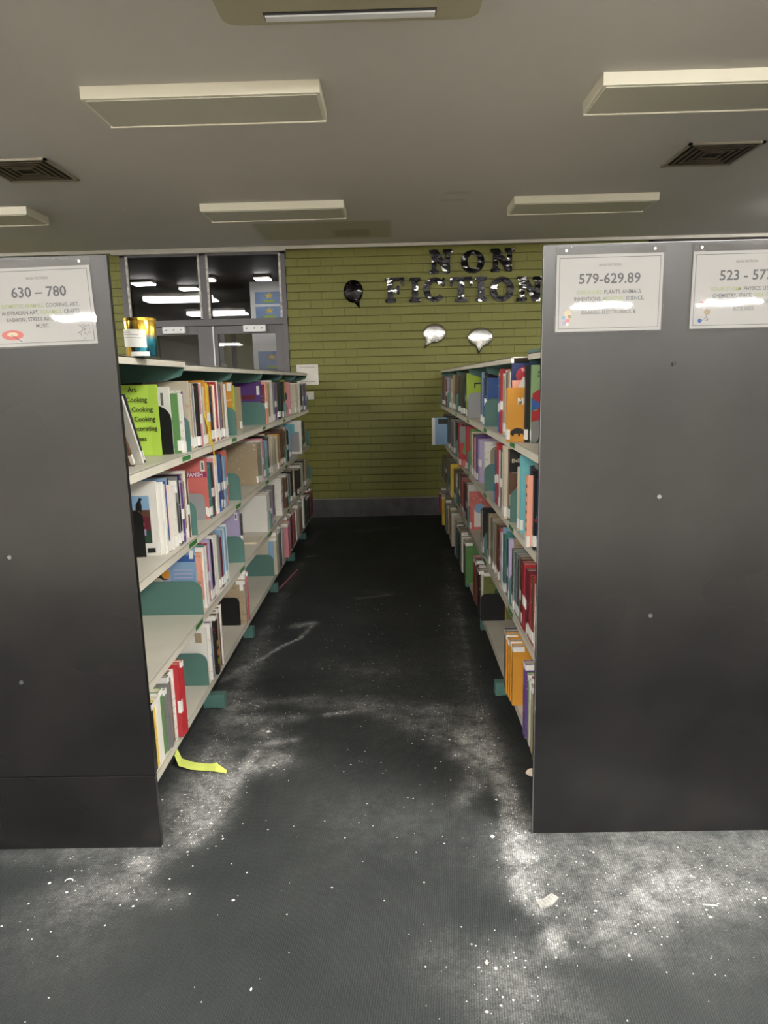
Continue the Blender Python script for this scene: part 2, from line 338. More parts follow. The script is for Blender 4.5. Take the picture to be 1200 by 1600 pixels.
def tube(pts, r, n=8, flat=1.0):
    mb = MB(); rings = []
    for i, p in enumerate(pts):
        p = Vector(p); t = (Vector(pts[min(i+1, len(pts)-1)])-Vector(pts[max(i-1, 0)])).normalized()
        a = t.cross(Vector((0, 0, 1))); a = a.normalized() if a.length > .01 else Vector((1, 0, 0)); c = a.cross(t)
        rr = r[i] if isinstance(r, (list, tuple)) else r
        rings.append([p+a*rr*math.cos(2*math.pi*k/n)+c*rr*flat*math.sin(2*math.pi*k/n) for k in range(n)])
    vs = [v for q in rings for v in q]; L = len(rings)
    fs = [(i*n+k, i*n+(k+1) % n, (i+1)*n+(k+1) % n, (i+1)*n+k) for i in range(L-1) for k in range(n)]+[tuple(range(n)), tuple(range((L-1)*n, L*n))]
    return mb.add(vs, fs)
def text(s_, name, size, pos, mat_, parent, M_=None, align='CENTER', ext=.0003, bold=0.0, sx=1.0):
    cu = bpy.data.curves.new(name, 'FONT'); cu.body = s_; cu.size = size; cu.align_x = align; cu.align_y = 'CENTER'; cu.extrude = ext; cu.offset = bold
    cu.resolution_u = 2
    t = bpy.data.objects.new(name, cu); COL.objects.link(t)
    dg = bpy.context.evaluated_depsgraph_get(); me = bpy.data.meshes.new_from_object(t.evaluated_get(dg)); me.name = name
    bpy.data.objects.remove(t); bpy.data.curves.remove(cu)
    R = Matrix.Rotation(math.pi/2, 4, 'X') if M_ is None else M_
    me.transform(Matrix.Translation(pos) @ R @ Matrix.Diagonal((sx, 1, 1, 1)))
    me.materials.clear(); me.materials.append(MT[mat_])
    return link_obj(name, me, parent)

# ------------------------------------------------------------------ the room
YW = 7.604; ZC = 2.89; X0, X1, Y0 = -7.2, 8.2, -12.0
# floor sheet with a powder map painted in floor coordinates (powder spilled and trodden about)
P = lambda x, y: (lambda v: (v.x, v.y))(at(x, y, Z=0))
strokes = []     # (ax, ay, bx, by, width, amount)
def st(pts, wd, amt):
    q = [P(*p) for p in pts]
    if len(q) == 1: q = q*2
    for a, c in zip(q, q[1:]): strokes.append((*a, *c, wd, amt))
st([(470, 880), (440, 930), (415, 985), (385, 1050), (350, 1130)], .05, .16)
st([(400, 1010), (365, 1090), (330, 1180), (310, 1250)], .10, .22)
st([(345, 1215), (315, 1290)], .07, .75); st([(400, 1175), (345, 1255), (300, 1315)], .022, .75); st([(330, 1200), (300, 1250), (275, 1300)], .10, .38)
st([(487, 974), (462, 978)], .035, .7); st([(487, 978), (470, 997), (440, 1010), (400, 1035)], .010, 1.0); st([(400, 1035), (372, 1048), (350, 1062)], .030, .35)
st([(560, 935), (606, 930)], .014, .5); st([(575, 925), (610, 928)], .04, .12); st([(480, 870), (492, 868)], .02, .35)
st([(512, 1116), (548, 1112)], .016, .9); st([(400, 1097), (490, 1092)], .035, .30); st([(375, 1125), (470, 1122)], .030, .5); st([(415, 1143)], .03, .7); st([(410, 1163), (460, 1155)], .022, .6)
st([(385, 1110), (440, 1190)], .09, .26); st([(355, 1205), (405, 1200), (440, 1185)], .04, .45)
st([(480, 1100), (570, 1103), (680, 1110), (740, 1112)], .07, .20); st([(600, 1118), (650, 1135), (690, 1160)], .05, .16)
st([(690, 1130), (735, 1150), (750, 1175)], .09, .30); st([(722, 1145), (728, 1160)], .03, .7); st([(712, 1180), (735, 1190)], .03, .6)
st([(700, 920), (715, 970), (722, 1040), (738, 1090)], .07, .16); st([(715, 940), (728, 1010), (738, 1080)], .012, .22); st([(700, 860), (712, 930)], .06, .12)
st([(745, 1110), (760, 1170), (785, 1225)], .06, .38); st([(765, 1180), (795, 1240), (826, 1290)], .03, .55); st([(785, 1225), (800, 1280), (812, 1340), (820, 1400)], .028, .95); st([(805, 1300), (825, 1370)], .06, .5)
st([(750, 1180), (745, 1225), (720, 1250)], .035, .22); st([(735, 1210), (725, 1248)], .04, .18)
st([(820, 1385), (840, 1415)], .035, .8); st([(862, 1460), (870, 1485)], .028, .75); st([(860, 1470), (950, 1465), (1000, 1475)], .07, .18)
st([(850, 1320), (1000, 1315), (1200, 1310)], .13, .17); st([(840, 1360), (960, 1370), (1200, 1360)], .15, .17); st([(1000, 1395), (1080, 1380), (1200, 1400)], .08, .26); st([(880, 1420), (1000, 1425), (1150, 1415)], .08, .20)
st([(1120, 1340), (1200, 1330)], .08, .15); st([(700, 1500), (820, 1540), (900, 1590)], .10, .13); st([(760, 1570), (800, 1500), (830, 1590)], .06, .12); st([(1100, 1500), (1200, 1490)], .10, .10)
st([(215, 1345), (225, 1365)], .025, .9); st([(215, 1350), (160, 1390), (100, 1400)], .10, .20); st([(0, 1335), (120, 1332), (250, 1330)], .06, .16); st([(190, 1395), (275, 1405)], .04, .20); st([(0, 1470), (120, 1470)], .14, .08)
st([(520, 1040), (590, 1050)], .09, .07); st([(560, 830), (620, 825)], .06, .14); st([(480, 850), (500, 830)], .05, .14); st([(560, 1280), (700, 1290)], .2, .05)
st([(600, 960), (590, 1060), (600, 1250)], .42, .045); st([(560, 1045), (640, 1052)], .06, .07)  # thin powder film, thickened to lighten the dim aisle floor
def dust_at(x, y):
    s_ = 0.0
    for ax, ay, bx, by, wd, amt in strokes:
        dx, dy = bx-ax, by-ay; L = dx*dx+dy*dy
        t = 0 if L < 1e-9 else max(0, min(1, ((x-ax)*dx+(y-ay)*dy)/L))
        q = ((x-ax-t*dx)**2+(y-ay-t*dy)**2)/(wd*wd)
        if q < 5: s_ += amt*math.exp(-q)
    return min(1.0, s_)
xs = [X0, -4, -2.6]+[-2.0+i*.022 for i in range(187)]+[3.0, 5, X1]
ys = [Y0, -6, -1, .6]+[1.0+i*.022 for i in range(300)]+[YW+.05]
nx, ny = len(xs), len(ys)
me = bpy.data.meshes.new('floor'); me.from_pydata([(x, y, 0) for y in ys for x in xs], [], [(j*nx+i, j*nx+i+1, (j+1)*nx+i+1, (j+1)*nx+i) for j in range(ny-1) for i in range(nx-1)])
at_ = me.attributes.new('dust', 'FLOAT', 'POINT'); at_.data.foreach_set('value', [dust_at(x, y) if (.9 < y < 7.65 and -2.1 < x < 2.2) else 0.0 for y in ys for x in xs])
me.materials.append(MT['carpet']); tag(link_obj('floor', me), kind='structure')
tag(box('floor_bounce', X0, X1, Y0, -1.5, .001, .004, 'bounce_pale'), kind='structure')  # unseen pale sheet added behind the camera to bounce fill light
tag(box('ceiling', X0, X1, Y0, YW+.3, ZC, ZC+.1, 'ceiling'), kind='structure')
tag(box('wall_left', X0-.1, X0, Y0, YW+.3, 0, ZC, 'wall_paint'), kind='structure')
tag(box('wall_right', X1, X1+.1, Y0, YW+.3, 0, ZC, 'wall_paint'), kind='structure')
tag(box('wall_front', X0, X1, Y0-.1, Y0, 0, ZC, 'wall_paint'), kind='structure')
# wall_back: mortar bed with real bricks proud of it
WX0, WX1 = -2.83, -1.09          # the glazed doors' opening
RX = 2.70                        # dark glazing starts here on the right
wb = MB(); T = .012
wb.box(X0, WX0, YW+T, YW+.25, 0, ZC); wb.box(WX1, RX, YW+T, YW+.25, 0, ZC); wb.box(WX0, WX1, YW+T, YW+.25, 2.87, ZC); wb.box(RX+3.2, X1, YW+T, YW+.25, 0, ZC); wb.box(RX, RX+3.2, YW+T, YW+.25, 2.87, ZC)
wallb = wb.build('wall_back', 'mortar'); tag(wallb, kind='structure')
BW, BH, J = .240, .0852, .007
def brick_mesh(w_):
    mb = MB().box(-w_/2, w_/2, 0, T+.002, 0, BH-J); me_ = mb.build('brick', 'brick', None, .0022); d = me_.data; bpy.data.objects.remove(me_); return d
full = brick_mesh(BW-.0012)
cand = []
rows = int((ZC-.03-.21)/BH)+1
for r_ in range(rows):
    z = .215+r_*BH
    if z+BH-J > ZC-.035: break
    for i in range(-20, 13):
        x = (i+(.5 if r_ % 2 else 0))*BW
        a, c = x-BW/2+.0006, x+BW/2-.0006
        if c <= WX1+.02 and a >= WX0-.02: continue
        for lo, hi in ((X0+2.4, WX0), (WX1, RX)):
            aa, cc = max(a, lo), min(c, hi)
            if cc-aa > .03:
                px, py = proj(((aa+cc)/2, YW, z))
                vis = (445 < px < 850 and 375 < py < 785) and not (py > 590 and (px < 478 or px > 700))
                near = abs(px-600)+abs(py-560)*.3
                cand.append((not vis, near, aa, cc, z))
cand.sort()
rest = MB()
for k, (nv, _, a, c, z) in enumerate(cand):
    if k < 300 and not nv:
        me_ = full if c-a > BW-.01 else brick_mesh(c-a)
        o = link_obj('brick', me_, wallb); o.location = ((a+c)/2, YW+random.uniform(-.001, .001), z)
    else:
        rest.box(a, c, YW, YW+T+.001, z, z+BH-J)
rest.build('bricks', 'brick', wallb, 0)['kind'] = 'stuff'
bb = box('baseboard_back', WX1, RX, YW-.018, YW+.002, 0, .208, 'skirting', None, .002); tag(bb, kind='structure')
box('top_edge', WX1, RX, YW-.021, YW+.002, .2, .214, 'skirt_edge', bb)
tag(box('trim_1', X0, X1, YW-.035, YW+.02, ZC-.032, ZC, 'white_paint', None, .004), kind='structure')
tag(box('trim_2', WX0-.07, WX1+.02, YW-.06, YW+.02, 2.838, 2.862, 'white_paint', None, .003), kind='structure')
# window_1: glazed double doors under a transom light
wn = MB(); fy0, fy1 = YW-.01, YW+.07
wn.box(WX0, WX0+.06, fy0, fy1, 0, 2.86); wn.box(WX1-.055, WX1, fy0, fy1, 0, 2.86); wn.box(WX0, WX1, fy0, fy1, 2.815, 2.86); wn.box(-1.99, -1.925, fy0, fy1, 2.11, 2.86)
w1 = wn.build('window_1', 'frame', None, .003); tag(w1, kind='structure')
box('transom', WX0, WX1, fy0-.01, fy1, 2.105, 2.17, 'frame', w1, .003)
box('pane', WX0+.05, -1.98, YW+.03, YW+.036, 2.16, 2.83, 'glass', w1); box('pane', -1.93, WX1-.05, YW+.03, YW+.036, 2.16, 2.83, 'glass', w1)
for x in (WX0+.06, -2.012, -1.925, WX1-.07): box('glazing_bead', x, x+.022, fy0-.004, fy0+.02, 2.18, 2.82, 'bead', w1)
for name, a, c, ga, gc in (('door_1', WX0+.06, -1.90, WX0+.17, -2.062), ('door_2', -1.885, WX1-.055, -1.85, -1.228)):
    d = MB(); y0, y1 = YW+.0, YW+.045
    d.box(a, ga, y0, y1, 0, 2.1); d.box(gc, c, y0, y1, 0, 2.1); d.box(ga, gc, y0, y1, 2.017, 2.1); d.box(ga, gc, y0, y1, 0, .22)
    dd = d.build(name, 'frame', None, .002); tag(dd, kind='structure')
    box('pane', ga-.01, gc+.01, y0+.02, y0+.026, .2, 2.03, 'glass', dd)
    cx = -2.30 if name == 'door_1' else -1.44
    cl = box('door_closer', cx-.12, cx+.12, y0-.06, y0, 2.03, 2.10, 'white_board', dd, .006)
    for k in (-1, 0, 1): box('screw_cap', cx+k*.08-.006, cx+k*.08+.006, y0-.063, y0-.058, 2.06, 2.072, 'screw_dark', cl)
    hx = gc+.04 if name == 'door_1' else ga-.02
    MB().add(*(lambda t: (t.v, t.f))(tube([(hx, y0-.05, .95), (hx, y0-.05, 1.25)], .012))).build('door_handle', 'screw', dd, 0, True)
tag(box('trim_3', -1.899, -1.886, YW-.012, YW+.03, 0, 2.1, 'white_board'), kind='structure')  # white strip paints the light showing through the door gap
# window_2: dark glazing right of the brick wall
wn = MB(); wn.box(RX, RX+3.2, YW+.0, YW+.1, 2.80, 2.862); wn.box(RX, RX+.06, YW, YW+.1, 0, 2.86); wn.box(RX+1.57, RX+1.63, YW, YW+.1, 0, 2.8); wn.box(RX+3.14, RX+3.2, YW, YW+.1, 0, 2.8); wn.box(RX, RX+3.2, YW, YW+.1, 0, .1)
w2 = wn.build('window_2', 'brown_dark'); tag(w2, kind='structure')
box('pane', RX+.05, RX+1.58, YW+.04, YW+.046, .08, 2.82, 'glass', w2); box('pane', RX+1.62, RX+3.15, YW+.04, YW+.046, .08, 2.82, 'glass', w2)

# adjoining room beyond the glass
YB = 12.6
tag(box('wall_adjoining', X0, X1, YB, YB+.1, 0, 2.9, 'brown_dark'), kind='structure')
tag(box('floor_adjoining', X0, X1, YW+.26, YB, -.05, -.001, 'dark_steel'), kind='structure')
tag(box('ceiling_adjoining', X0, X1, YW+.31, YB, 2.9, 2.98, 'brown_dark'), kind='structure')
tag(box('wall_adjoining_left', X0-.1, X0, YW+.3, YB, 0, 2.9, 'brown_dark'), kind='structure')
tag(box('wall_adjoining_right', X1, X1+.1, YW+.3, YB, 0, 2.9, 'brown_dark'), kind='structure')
def lit_strip(x0, x1, y, z, mt, label):
    e = empty('ceiling_light', ((x0+x1)/2, y, z+.05), label, 'ceiling light', 'lit lights beyond the glass doors')
    h = (x1-x0)/2
    box('light_body', -h, h, -.11, .11, -.03, 0, 'lamp_body', e, .004); box('diffuser', -h+.01, h-.01, -.1, .1, -.045, -.03, mt, e)
for px0, px1, py, lab in ((208, 243, 446, 'lit strip light seen in upper left pane of doors, leftmost'), (282, 311, 454, 'lit strip light seen in upper left pane, beside middle mullion'),
                     (323, 336, 439, 'lit strip light seen at left edge of upper right pane'), (398, 424, 438, 'lit strip light seen above white display board beyond glass')):
    a = at(px0, py, Z=2.84); c = at(px1, py, Z=2.84); lit_strip(a.x, c.x, a.y, 2.84, 'diffuser_far', lab)
# olive wall panels
for k, (px0, px1, yy) in enumerate(((212, 245, 12.4), (338, 359, 12.3), (367, 396, 12.3))):
    a = at(px0, 500, Y=yy).x; c = at(px1, 500, Y=yy).x
    tag(box('trim_%d' % (k+4), a, c, yy, yy+.05, 0, 2.35, 'olive_wall'), kind='structure')
# display board with posters
yb = 10.2; a = at(391, 470, Y=yb).x; c = at(441, 470, Y=yb).x
db = empty('display_board', ((a+c)/2, yb, 0), 'tall white display board with blue posters behind the right glass door', 'display board'); hw = (c-a)/2
box('board', -hw, hw, 0, .03, .35, at(415, 440, Y=yb).z, 'white_board', db, .004); box('foot', -hw, -hw+.04, -.2, .25, 0, .35, 'frame', db, .004); box('foot', hw-.04, hw, -.2, .25, 0, .35, 'frame', db, .004)
MT['poster'] = mat('blue_poster', (120, 150, 195), .5, var=.15, scale=5)
for pt_, pb_ in ((456, 475), (479, 499), (549, 578)):
    z0_ = at(415, pb_, Y=yb).z; ph_ = at(415, pt_, Y=yb).z-z0_
    p_ = box('poster', -hw+.07, hw-.03, -.004, 0, z0_, z0_+ph_, 'poster', db)
    pts = [((.07 if i % 2 == 0 else .03)*math.sin(i*math.pi/5), (.07 if i % 2 == 0 else .03)*math.cos(i*math.pi/5)) for i in range(10)]
    MB().prism([(u+.04, v*.7+z0_+ph_*.68) for u, v in pts], XZ, -.007, -.004).build('star', 'Y', p_); box('caption', -.04, .12, -.006, -.004, z0_+.02, z0_+.05, 'L', p_)
# potted plant
pp = at(292, 490, Y=11.2)
pl = empty('potted_plant', (pp.x, 11.2, 0), 'dark leafy potted plant in the dim room behind the left door', 'plant')
rr = [.14, .19, .2, .2]; MB().add(*(lambda t: (t.v, t.f))(tube([(0, 0, .0), (0, 0, .3), (0, 0, .34), (0, 0, .36)], rr, 14))).build('pot', 'grey_metal', pl)
MB().add(*(lambda t: (t.v, t.f))(tube([(0, 0, .3), (.02, 0, .9), (0, .02, 1.5)], .02))).build('stem', 'b', pl)
for k in range(46):
    a_ = random.uniform(0, 6.28); el = random.uniform(-.3, .9); z_ = random.uniform(1.0, 1.75); L = random.uniform(.25, .42)
    d_ = Vector((math.cos(a_)*math.cos(el), math.sin(a_)*math.cos(el), math.sin(el))); s_ = d_.cross(Vector((0, 0, 1))).normalized()*.06; o_ = Vector((0, 0, z_))
    MB().add([o_, o_+d_*L*.5+s_, o_+d_*L-Vector((0, 0, .08)), o_+d_*L*.5-s_, o_+d_*L*.5+Vector((0, 0, -.012))], [(0, 1, 4), (1, 2, 4), (2, 3, 4), (3, 0, 4), (0, 3, 2, 1)]).build('leaf', 'leaf', pl)
# stacked white boxes beyond the right door
q = at(333, 500, Y=9.6)
for k in range(4):
    e = empty('storage_box', (q.x+.02*(k % 2), 9.6, .95+k*.30+.1 if k else 1.0), 'pale storage box on shelf beyond glass, %s of the stack' % ('lowest', 'second from bottom', 'third from bottom', 'topmost')[k], 'box', 'boxes beyond the glass')
    e.location.z = 1.2+k*.28
    box('carton', -.09, .09, -.12, .12, 0, .25, 'grey_metal', e, .01); box('lid', -.1, .1, -.13, .13, .235, .275, 'white_paint', e, .008)
e = empty('metal_stand', (q.x, 9.6, 0), 'narrow dark stand carrying pale boxes beyond the glass doors', 'stand')
box('shelf', -.16, .2, -.16, .16, 1.17, 1.2, 'dark_steel', e)
for sx_ in (-.15, .17):
    for sy_ in (-.14, .12): box('leg', sx_, sx_+.02, sy_, sy_+.02, 0, 1.17, 'dark_steel', e)

# ------------------------------------------------------------------ ceiling fittings
def batten(cx, cy, label, group, lit=False, w_=1.135, d_=.365):
    e = empty('ceiling_light', (cx, cy, ZC), label, 'ceiling light', group); h = w_/2; q_ = d_/2
    b_ = MB().box(-h, h, -q_, q_, -.058, 0)
    b_.build('light_body', 'lamp_body', e, .004)
    if lit:
        box('diffuser', -h+.008, h-.008, -q_-.004, q_+.004, -.085, -.020, 'diffuser_near' if cy == 1.35 and cx < 0 else 'diffuser_main' if cy == 1.35 else 'diffuser_lit', e, .006)
        return e
    box('diffuser', -h+.018, h-.018, -q_+.018, q_-.018, -.0625, -.057, 'lamp_off', e, .001)
    box('rim', -h+.004, h-.004, q_-.016, q_-.004, -.068, -.058, 'lamp_body', e, .002)
    return e
batten(-.875, 3.741, 'unlit strip light on ceiling, nearer one above left shelves', 'unlit ceiling lights')
batten(1.59, 3.757, 'unlit strip light on ceiling, nearer one above right end panel', 'unlit ceiling lights')
batten(-.912, 5.955, 'unlit strip light above the glass doors, farther left one', 'unlit ceiling lights')
batten(1.563, 5.985, 'unlit strip light above NON FICTION letters, farther right one', 'unlit ceiling lights')
batten(-3.385, 5.89, 'unlit strip light at left edge of frame near the back wall', 'unlit ceiling lights')
for cx, ry in LIT:
    where = {3.74: 'beyond the frame edge over the next aisle', 5.97: 'beyond the frame edge near the brick wall', 1.35: 'just outside the top of the frame', -.85: 'in the first row behind the viewer', -3.05: 'in the second row behind the viewer', -5.25: 'in the third row behind the viewer', -9.65: 'in the row far behind the viewer'}[ry]
    batten(cx, ry, 'lit strip light %s, %s' % (where, {-5.82: 'far left', -3.35: 'left', -.88: 'middle', 1.58: 'right', 4.04: 'further right', 6.5: 'far right'}[cx]), 'lit ceiling lights', True)  # middle column and next-aisle rows are added unseen for fill
def vent(cx, cy, label):
    e = empty('ceiling_vent', (cx, cy, ZC), label, 'vent', 'ceiling vents'); h = .235
    f = MB(); f.box(-h, h, -h, -h+.02, -.012, 0); f.box(-h, h, h-.02, h, -.012, 0); f.box(-h, -h+.02, -h, h, -.012, 0); f.box(h-.02, h, -h, h, -.012, 0)
    f.build('vent_frame', 'vent_frame', e); box('backing', -h+.01, h-.01, -h+.01, h-.01, -.003, -.001, 'vent_dark', e)
    for k in range(1, 5):
        q_ = h-.02-k*.042; s_ = MB(); a_ = q_+.02
        for (u0_, u1_, v0_, v1_) in ((-a_, a_, -a_, -q_), (-a_, a_, q_, a_), (-a_, -q_, -q_, q_), (q_, a_, -q_, q_)): s_.box(u0_, u1_, v0_, v1_, -.013, -.009)
        s_.build('louvre', 'louvre', e)
vent(-2.335, 4.805, 'square dark ceiling vent at left edge of the frame'); vent(2.105, 4.87, 'square dark ceiling vent above the right end panel')
ac = empty('air_conditioner', (-.127, 2.505, ZC), 'beige ceiling cassette air conditioner at top edge of frame', 'air conditioner')
MB().prism(rrect(-.49, .49, -.47, .47, .06), lambda u, v, d: (u, v, d), -.035, 0).build('cover_panel', 'beige_plastic', ac, .003)
MB().prism(rrect(-.27, .27, -.27, .27, .02), lambda u, v, d: (u, v, d), -.041, -.035).build('intake_grille', 'beige_plastic', ac, .002)
for rz in range(4):
    R = Matrix.Rotation(rz*math.pi/2, 4, 'Z')
    L_ = .325 if rz == 0 else .27
    MB().box(-L_, L_, .375, .43, -.037, -.0345, R).build('air_slot', 'screw_dark', ac)
    MB().box(-L_+.005, L_-.005, .392, .43, -.043, -.037, R).build('vane', 'white_board', ac, .001)

# ------------------------------------------------------------------ bookcases
XL, XR = -.86, .515; DEP = .37
LEV = {-1: dict(A=1.216, B=.850, C=.487, D=.147), 1: dict(A=1.228, B=.862, C=.477, D=.098)}
BND = {-1: [2.07, 2.95, 3.84, 4.74, 5.62, 6.42, 7.2], 1: [2.1, 3.03, 3.9, 4.78, 5.66, 6.54, 7.35]}
FACE = {-1: XL, 1: XR}
SIDE = {-1: 'left', 1: 'right'}
ORD = ('first', 'second', 'third', 'fourth', 'fifth', 'farthest')
def bracket(parent, s, y, z0, z1, front, back, r, name='shelf_bracket'):
    xa = s*0+front; pts = rrect(min(front, back), max(front, back), z0, z1, r, (0, 0, 1 if s < 0 else 0, 0 if s < 0 else 1))
    MB().prism(pts, XZ, y-.002, y+.002).build(name, 'teal_steel', parent)
for s in (-1, 1):
    F = FACE[s]; B_ = BND[s]
    for i in range(6):
        y0, y1 = B_[i]+.004, B_[i+1]-.004
        lab = {0: 'nearest bay of the %s shelving run, with black end panel and sign', 5: 'farthest bay of the %s shelving run, next to the brick wall'}.get(i, ORD[i]+' bay from the front of the %s shelving run') % SIDE[s]
        bc = empty('library_shelving', (F, B_[i], 0), lab+' of teal steel', 'shelving', SIDE[s]+' shelving run')
        Minv = Vector((-F, -B_[i], 0))
        L0 = F; bk = F+s*DEP
        def bx(name, xa, xb, ya, yb, za, zb, m_, par=None, bev=0):
            par = par or bc
            return box(name, min(xa, xb)-F, max(xa, xb)-F, ya-B_[i], yb-B_[i], za, zb, m_, par, bev)
        can_z = 1.595 if (i == 0) else 1.582
        off = .07*1 if (s > 0 and i == 0) else 0.0
        for lv in 'ABCD':
            z = LEV[s][lv]
            fr = F
            sh = MB(); 
            a, c = sorted((fr, bk)); sh.box(a-F, c-F, y0-B_[i], y1-B_[i], z-.004, z)
            a, c = sorted((fr, fr+s*.004)); sh.box(a-F, c-F, y0-B_[i], y1-B_[i], z-.034, z-.002)
            sh_o = sh.build('shelf', 'cream_steel', bc)
            # green class labels at shelf lip ends
            if lv != 'D' and i < 4:
                ly = y1-.14 if s < 0 else y1-.10
                bx('shelf_label', fr-s*.0015, fr, ly, ly+.11, z-.027, z-.009, 'green_label', sh_o)
            bh = .155
            for yy in ((y1, y0) if i == 0 else (y1,)):
                yo = yy-.003 if yy == y1 else yy+.003
                pts = rrect(min(F, bk)-F, max(F, bk)-F, z, z+bh, .045, (0, 0, 1 if s < 0 else 0, 0 if s < 0 else 1))
                MB().prism(pts, lambda u, v, d: (u, d-B_[i], v), yo-.002, yo+.002).build('shelf_bracket', 'teal_steel', bc)
        # canopy
        cf = F+s*off
        a, c = sorted((cf, bk+s*.37)); cn = MB().box(a-F, c-F, y0-B_[i], y1-B_[i], can_z-.005, can_z)
        a, c = sorted((cf, cf+s*.012)); cn.box(a-F, c-F, y0-B_[i], y1-B_[i], can_z-.026, can_z)
        cn.build('canopy', 'cream_steel', bc, .001)
        for yo in ((y1-.003, y0+.003) if i == 0 else (y1-.003,)):
            zt = can_z-.006; xs_ = sorted((0+s*off+s*.004, s*DEP))
            if s < 0: pts = [(xs_[0], zt-.085), (-.09, zt-.075), (-.02, zt-.055), (xs_[1], zt-.02), (xs_[1], zt), (xs_[0], zt)]
            else: pts = [(xs_[1], zt-.085), (xs_[1], zt), (xs_[0], zt), (xs_[0], zt-.02), (xs_[0]+.015, zt-.055), (xs_[0]+.085, zt-.075)]
            MB().prism(pts, lambda u, v, d: (u, d-B_[i], v), yo-.002, yo+.002).build('canopy_bracket', 'teal_steel', bc)
        if s > 0 and i == 0:
            bx('canopy_riser', cf+.0, bk, y0+.02, y1, can_z, can_z+.012, 'teal_steel', None)
        # uprights, back, base
        bx('back_panel', bk, bk+s*.004, y0, y1, .03, can_z-.006, 'dark_steel')
        for yy in ((y0, y1) if i == 0 else (y1,)):
            bx('upright', bk-s*.03, bk+s*.004, yy-(.03 if yy == y1 else 0), yy+(0 if yy == y1 else .03), .0, can_z-.006, 'teal_steel')
        bx('kick_plate', F+s*.05, F+s*.055, y0, y1, .004, LEV[s]['D']-.035, 'dark_steel')
        ft = MB(); a, c = sorted((F-s*(.05 if i == 1 else .008), F+s*.3))
        yb = y0+.045
        if i == 0: yb = y0+.01; a, c = sorted((F, F+s*.3))
        ft.box(a-F, c-F, yb-B_[i]-.0, yb-B_[i]+.05, .006, .07)
        fo = ft.build('foot', 'teal_steel', bc, .003)
        if i == 1: bx('levelling_pad', F-s*.045, F-s*.02, yb+.012, yb+.038, 0, .008, 'debris_grey', fo)
        if i == 0:
            # end panel with seam, sign, screws
            pe = -.79 if s < 0 else .44; pw = .90; py = 2.045 if s < 0 else 2.09
            a, c = sorted((pe, pe+s*pw))
            if s < 0:
                ep = bx('end_panel', a, c, py-.02, py, .262, 1.861, 'laminate', None, .0015)
                bx('plinth', a+.0, c-.0005, py-.0195, py, 0, .259, 'laminate', ep, .001)
            else:
                ep = bx('end_panel', a, c, py-.02, py, 0, 1.864, 'laminate', None, .0015)
            ep['label'] = 'black laminate end panel'
            bx('edge_strip', pe-s*.0006 if s > 0 else pe, pe, py-.021, py-.019, 0, 1.86, 'grey_metal', ep) if s > 0 else None
            scr = ((-1.17, .996), (-1.184, .59)) if s < 0 else ((.825, 1.526), (.802, 1.133), (.794, .756))
            for k, (sx_, sz_) in enumerate(scr):
                t_ = tube([(sx_-F, py-.0235-B_[i], sz_), (sx_-F, py-.0195-B_[i], sz_)], .0065, 10)
                t_.build('screw', 'screw_dark' if (s > 0 and k == 0) else 'screw', ep)

# ------------------------------------------------------------------ laminated signs
def sign(x0, x1, z0, z1, y, label, num, lines, rot, holes, art):
    cx, cz = (x0+x1)/2, (z0+z1)/2
    e = empty('laminated_sign', (cx, y, cz), label, 'sign', 'laminated shelf signs'); e.rotation_euler = (0, rot, 0)
    w_, h_ = x1-x0, z1-z0
    MB().prism(rrect(-w_/2, w_/2, -h_/2, h_/2, .004), XZ, -.0015, -.0007).build('laminate_film', 'film', e)
    pw, pt, pb = w_/2-.004, h_/2-.022, -h_/2+.004
    box('paper', -pw, pw, -.0005, 0, pb, pt, 'sheet', e)
    b_ = MB()
    for (a, c, u, v) in ((-pw+.008, pw-.008, pt-.0095, pt-.008), (-pw+.008, pw-.008, pb+.008, pb+.0095), (-pw+.008, -pw+.0095, pb+.008, pt-.008), (pw-.0095, pw-.008, pb+.008, pt-.008)): b_.box(a, c, -.00062, -.0004, u, v)
    b_.build('border', 'grey_print', e)
    text('NON FICTION', 'small_heading', .0095, (0, -.0007, pt-.03), 'grey_print', e, ext=.0001)
    text(num, 'number', .039, (0, -.0007, pt-.068), 'grey_print', e, ext=.0001, bold=.0006)
    zz = pt-.104
    for parts in lines:
        x = 0; objs = []
        for s_, mt in parts:
            t_ = text(s_.strip(), 'topic_line', .0150, (x, -.0007, zz), mt, e, ext=.0001, sx=.86, align='LEFT', bold=.0001)
            objs.append(t_); x = max(v.co.x for v in t_.data.vertices)+(.0045 if s_.endswith(' ') else 0)
        for t_ in objs: t_.data.transform(Matrix.Translation((-x/2, 0, 0)))
        zz -= .0185
    for hx in holes:
        MB().prism([(hx+.004*math.cos(t*.785), h_/2-.011+.004*math.sin(t*.785)) for t in range(8)], XZ, -.0022, -.0015).build('pin', 'white_board', e)
    art(e, pw, pb, pt)
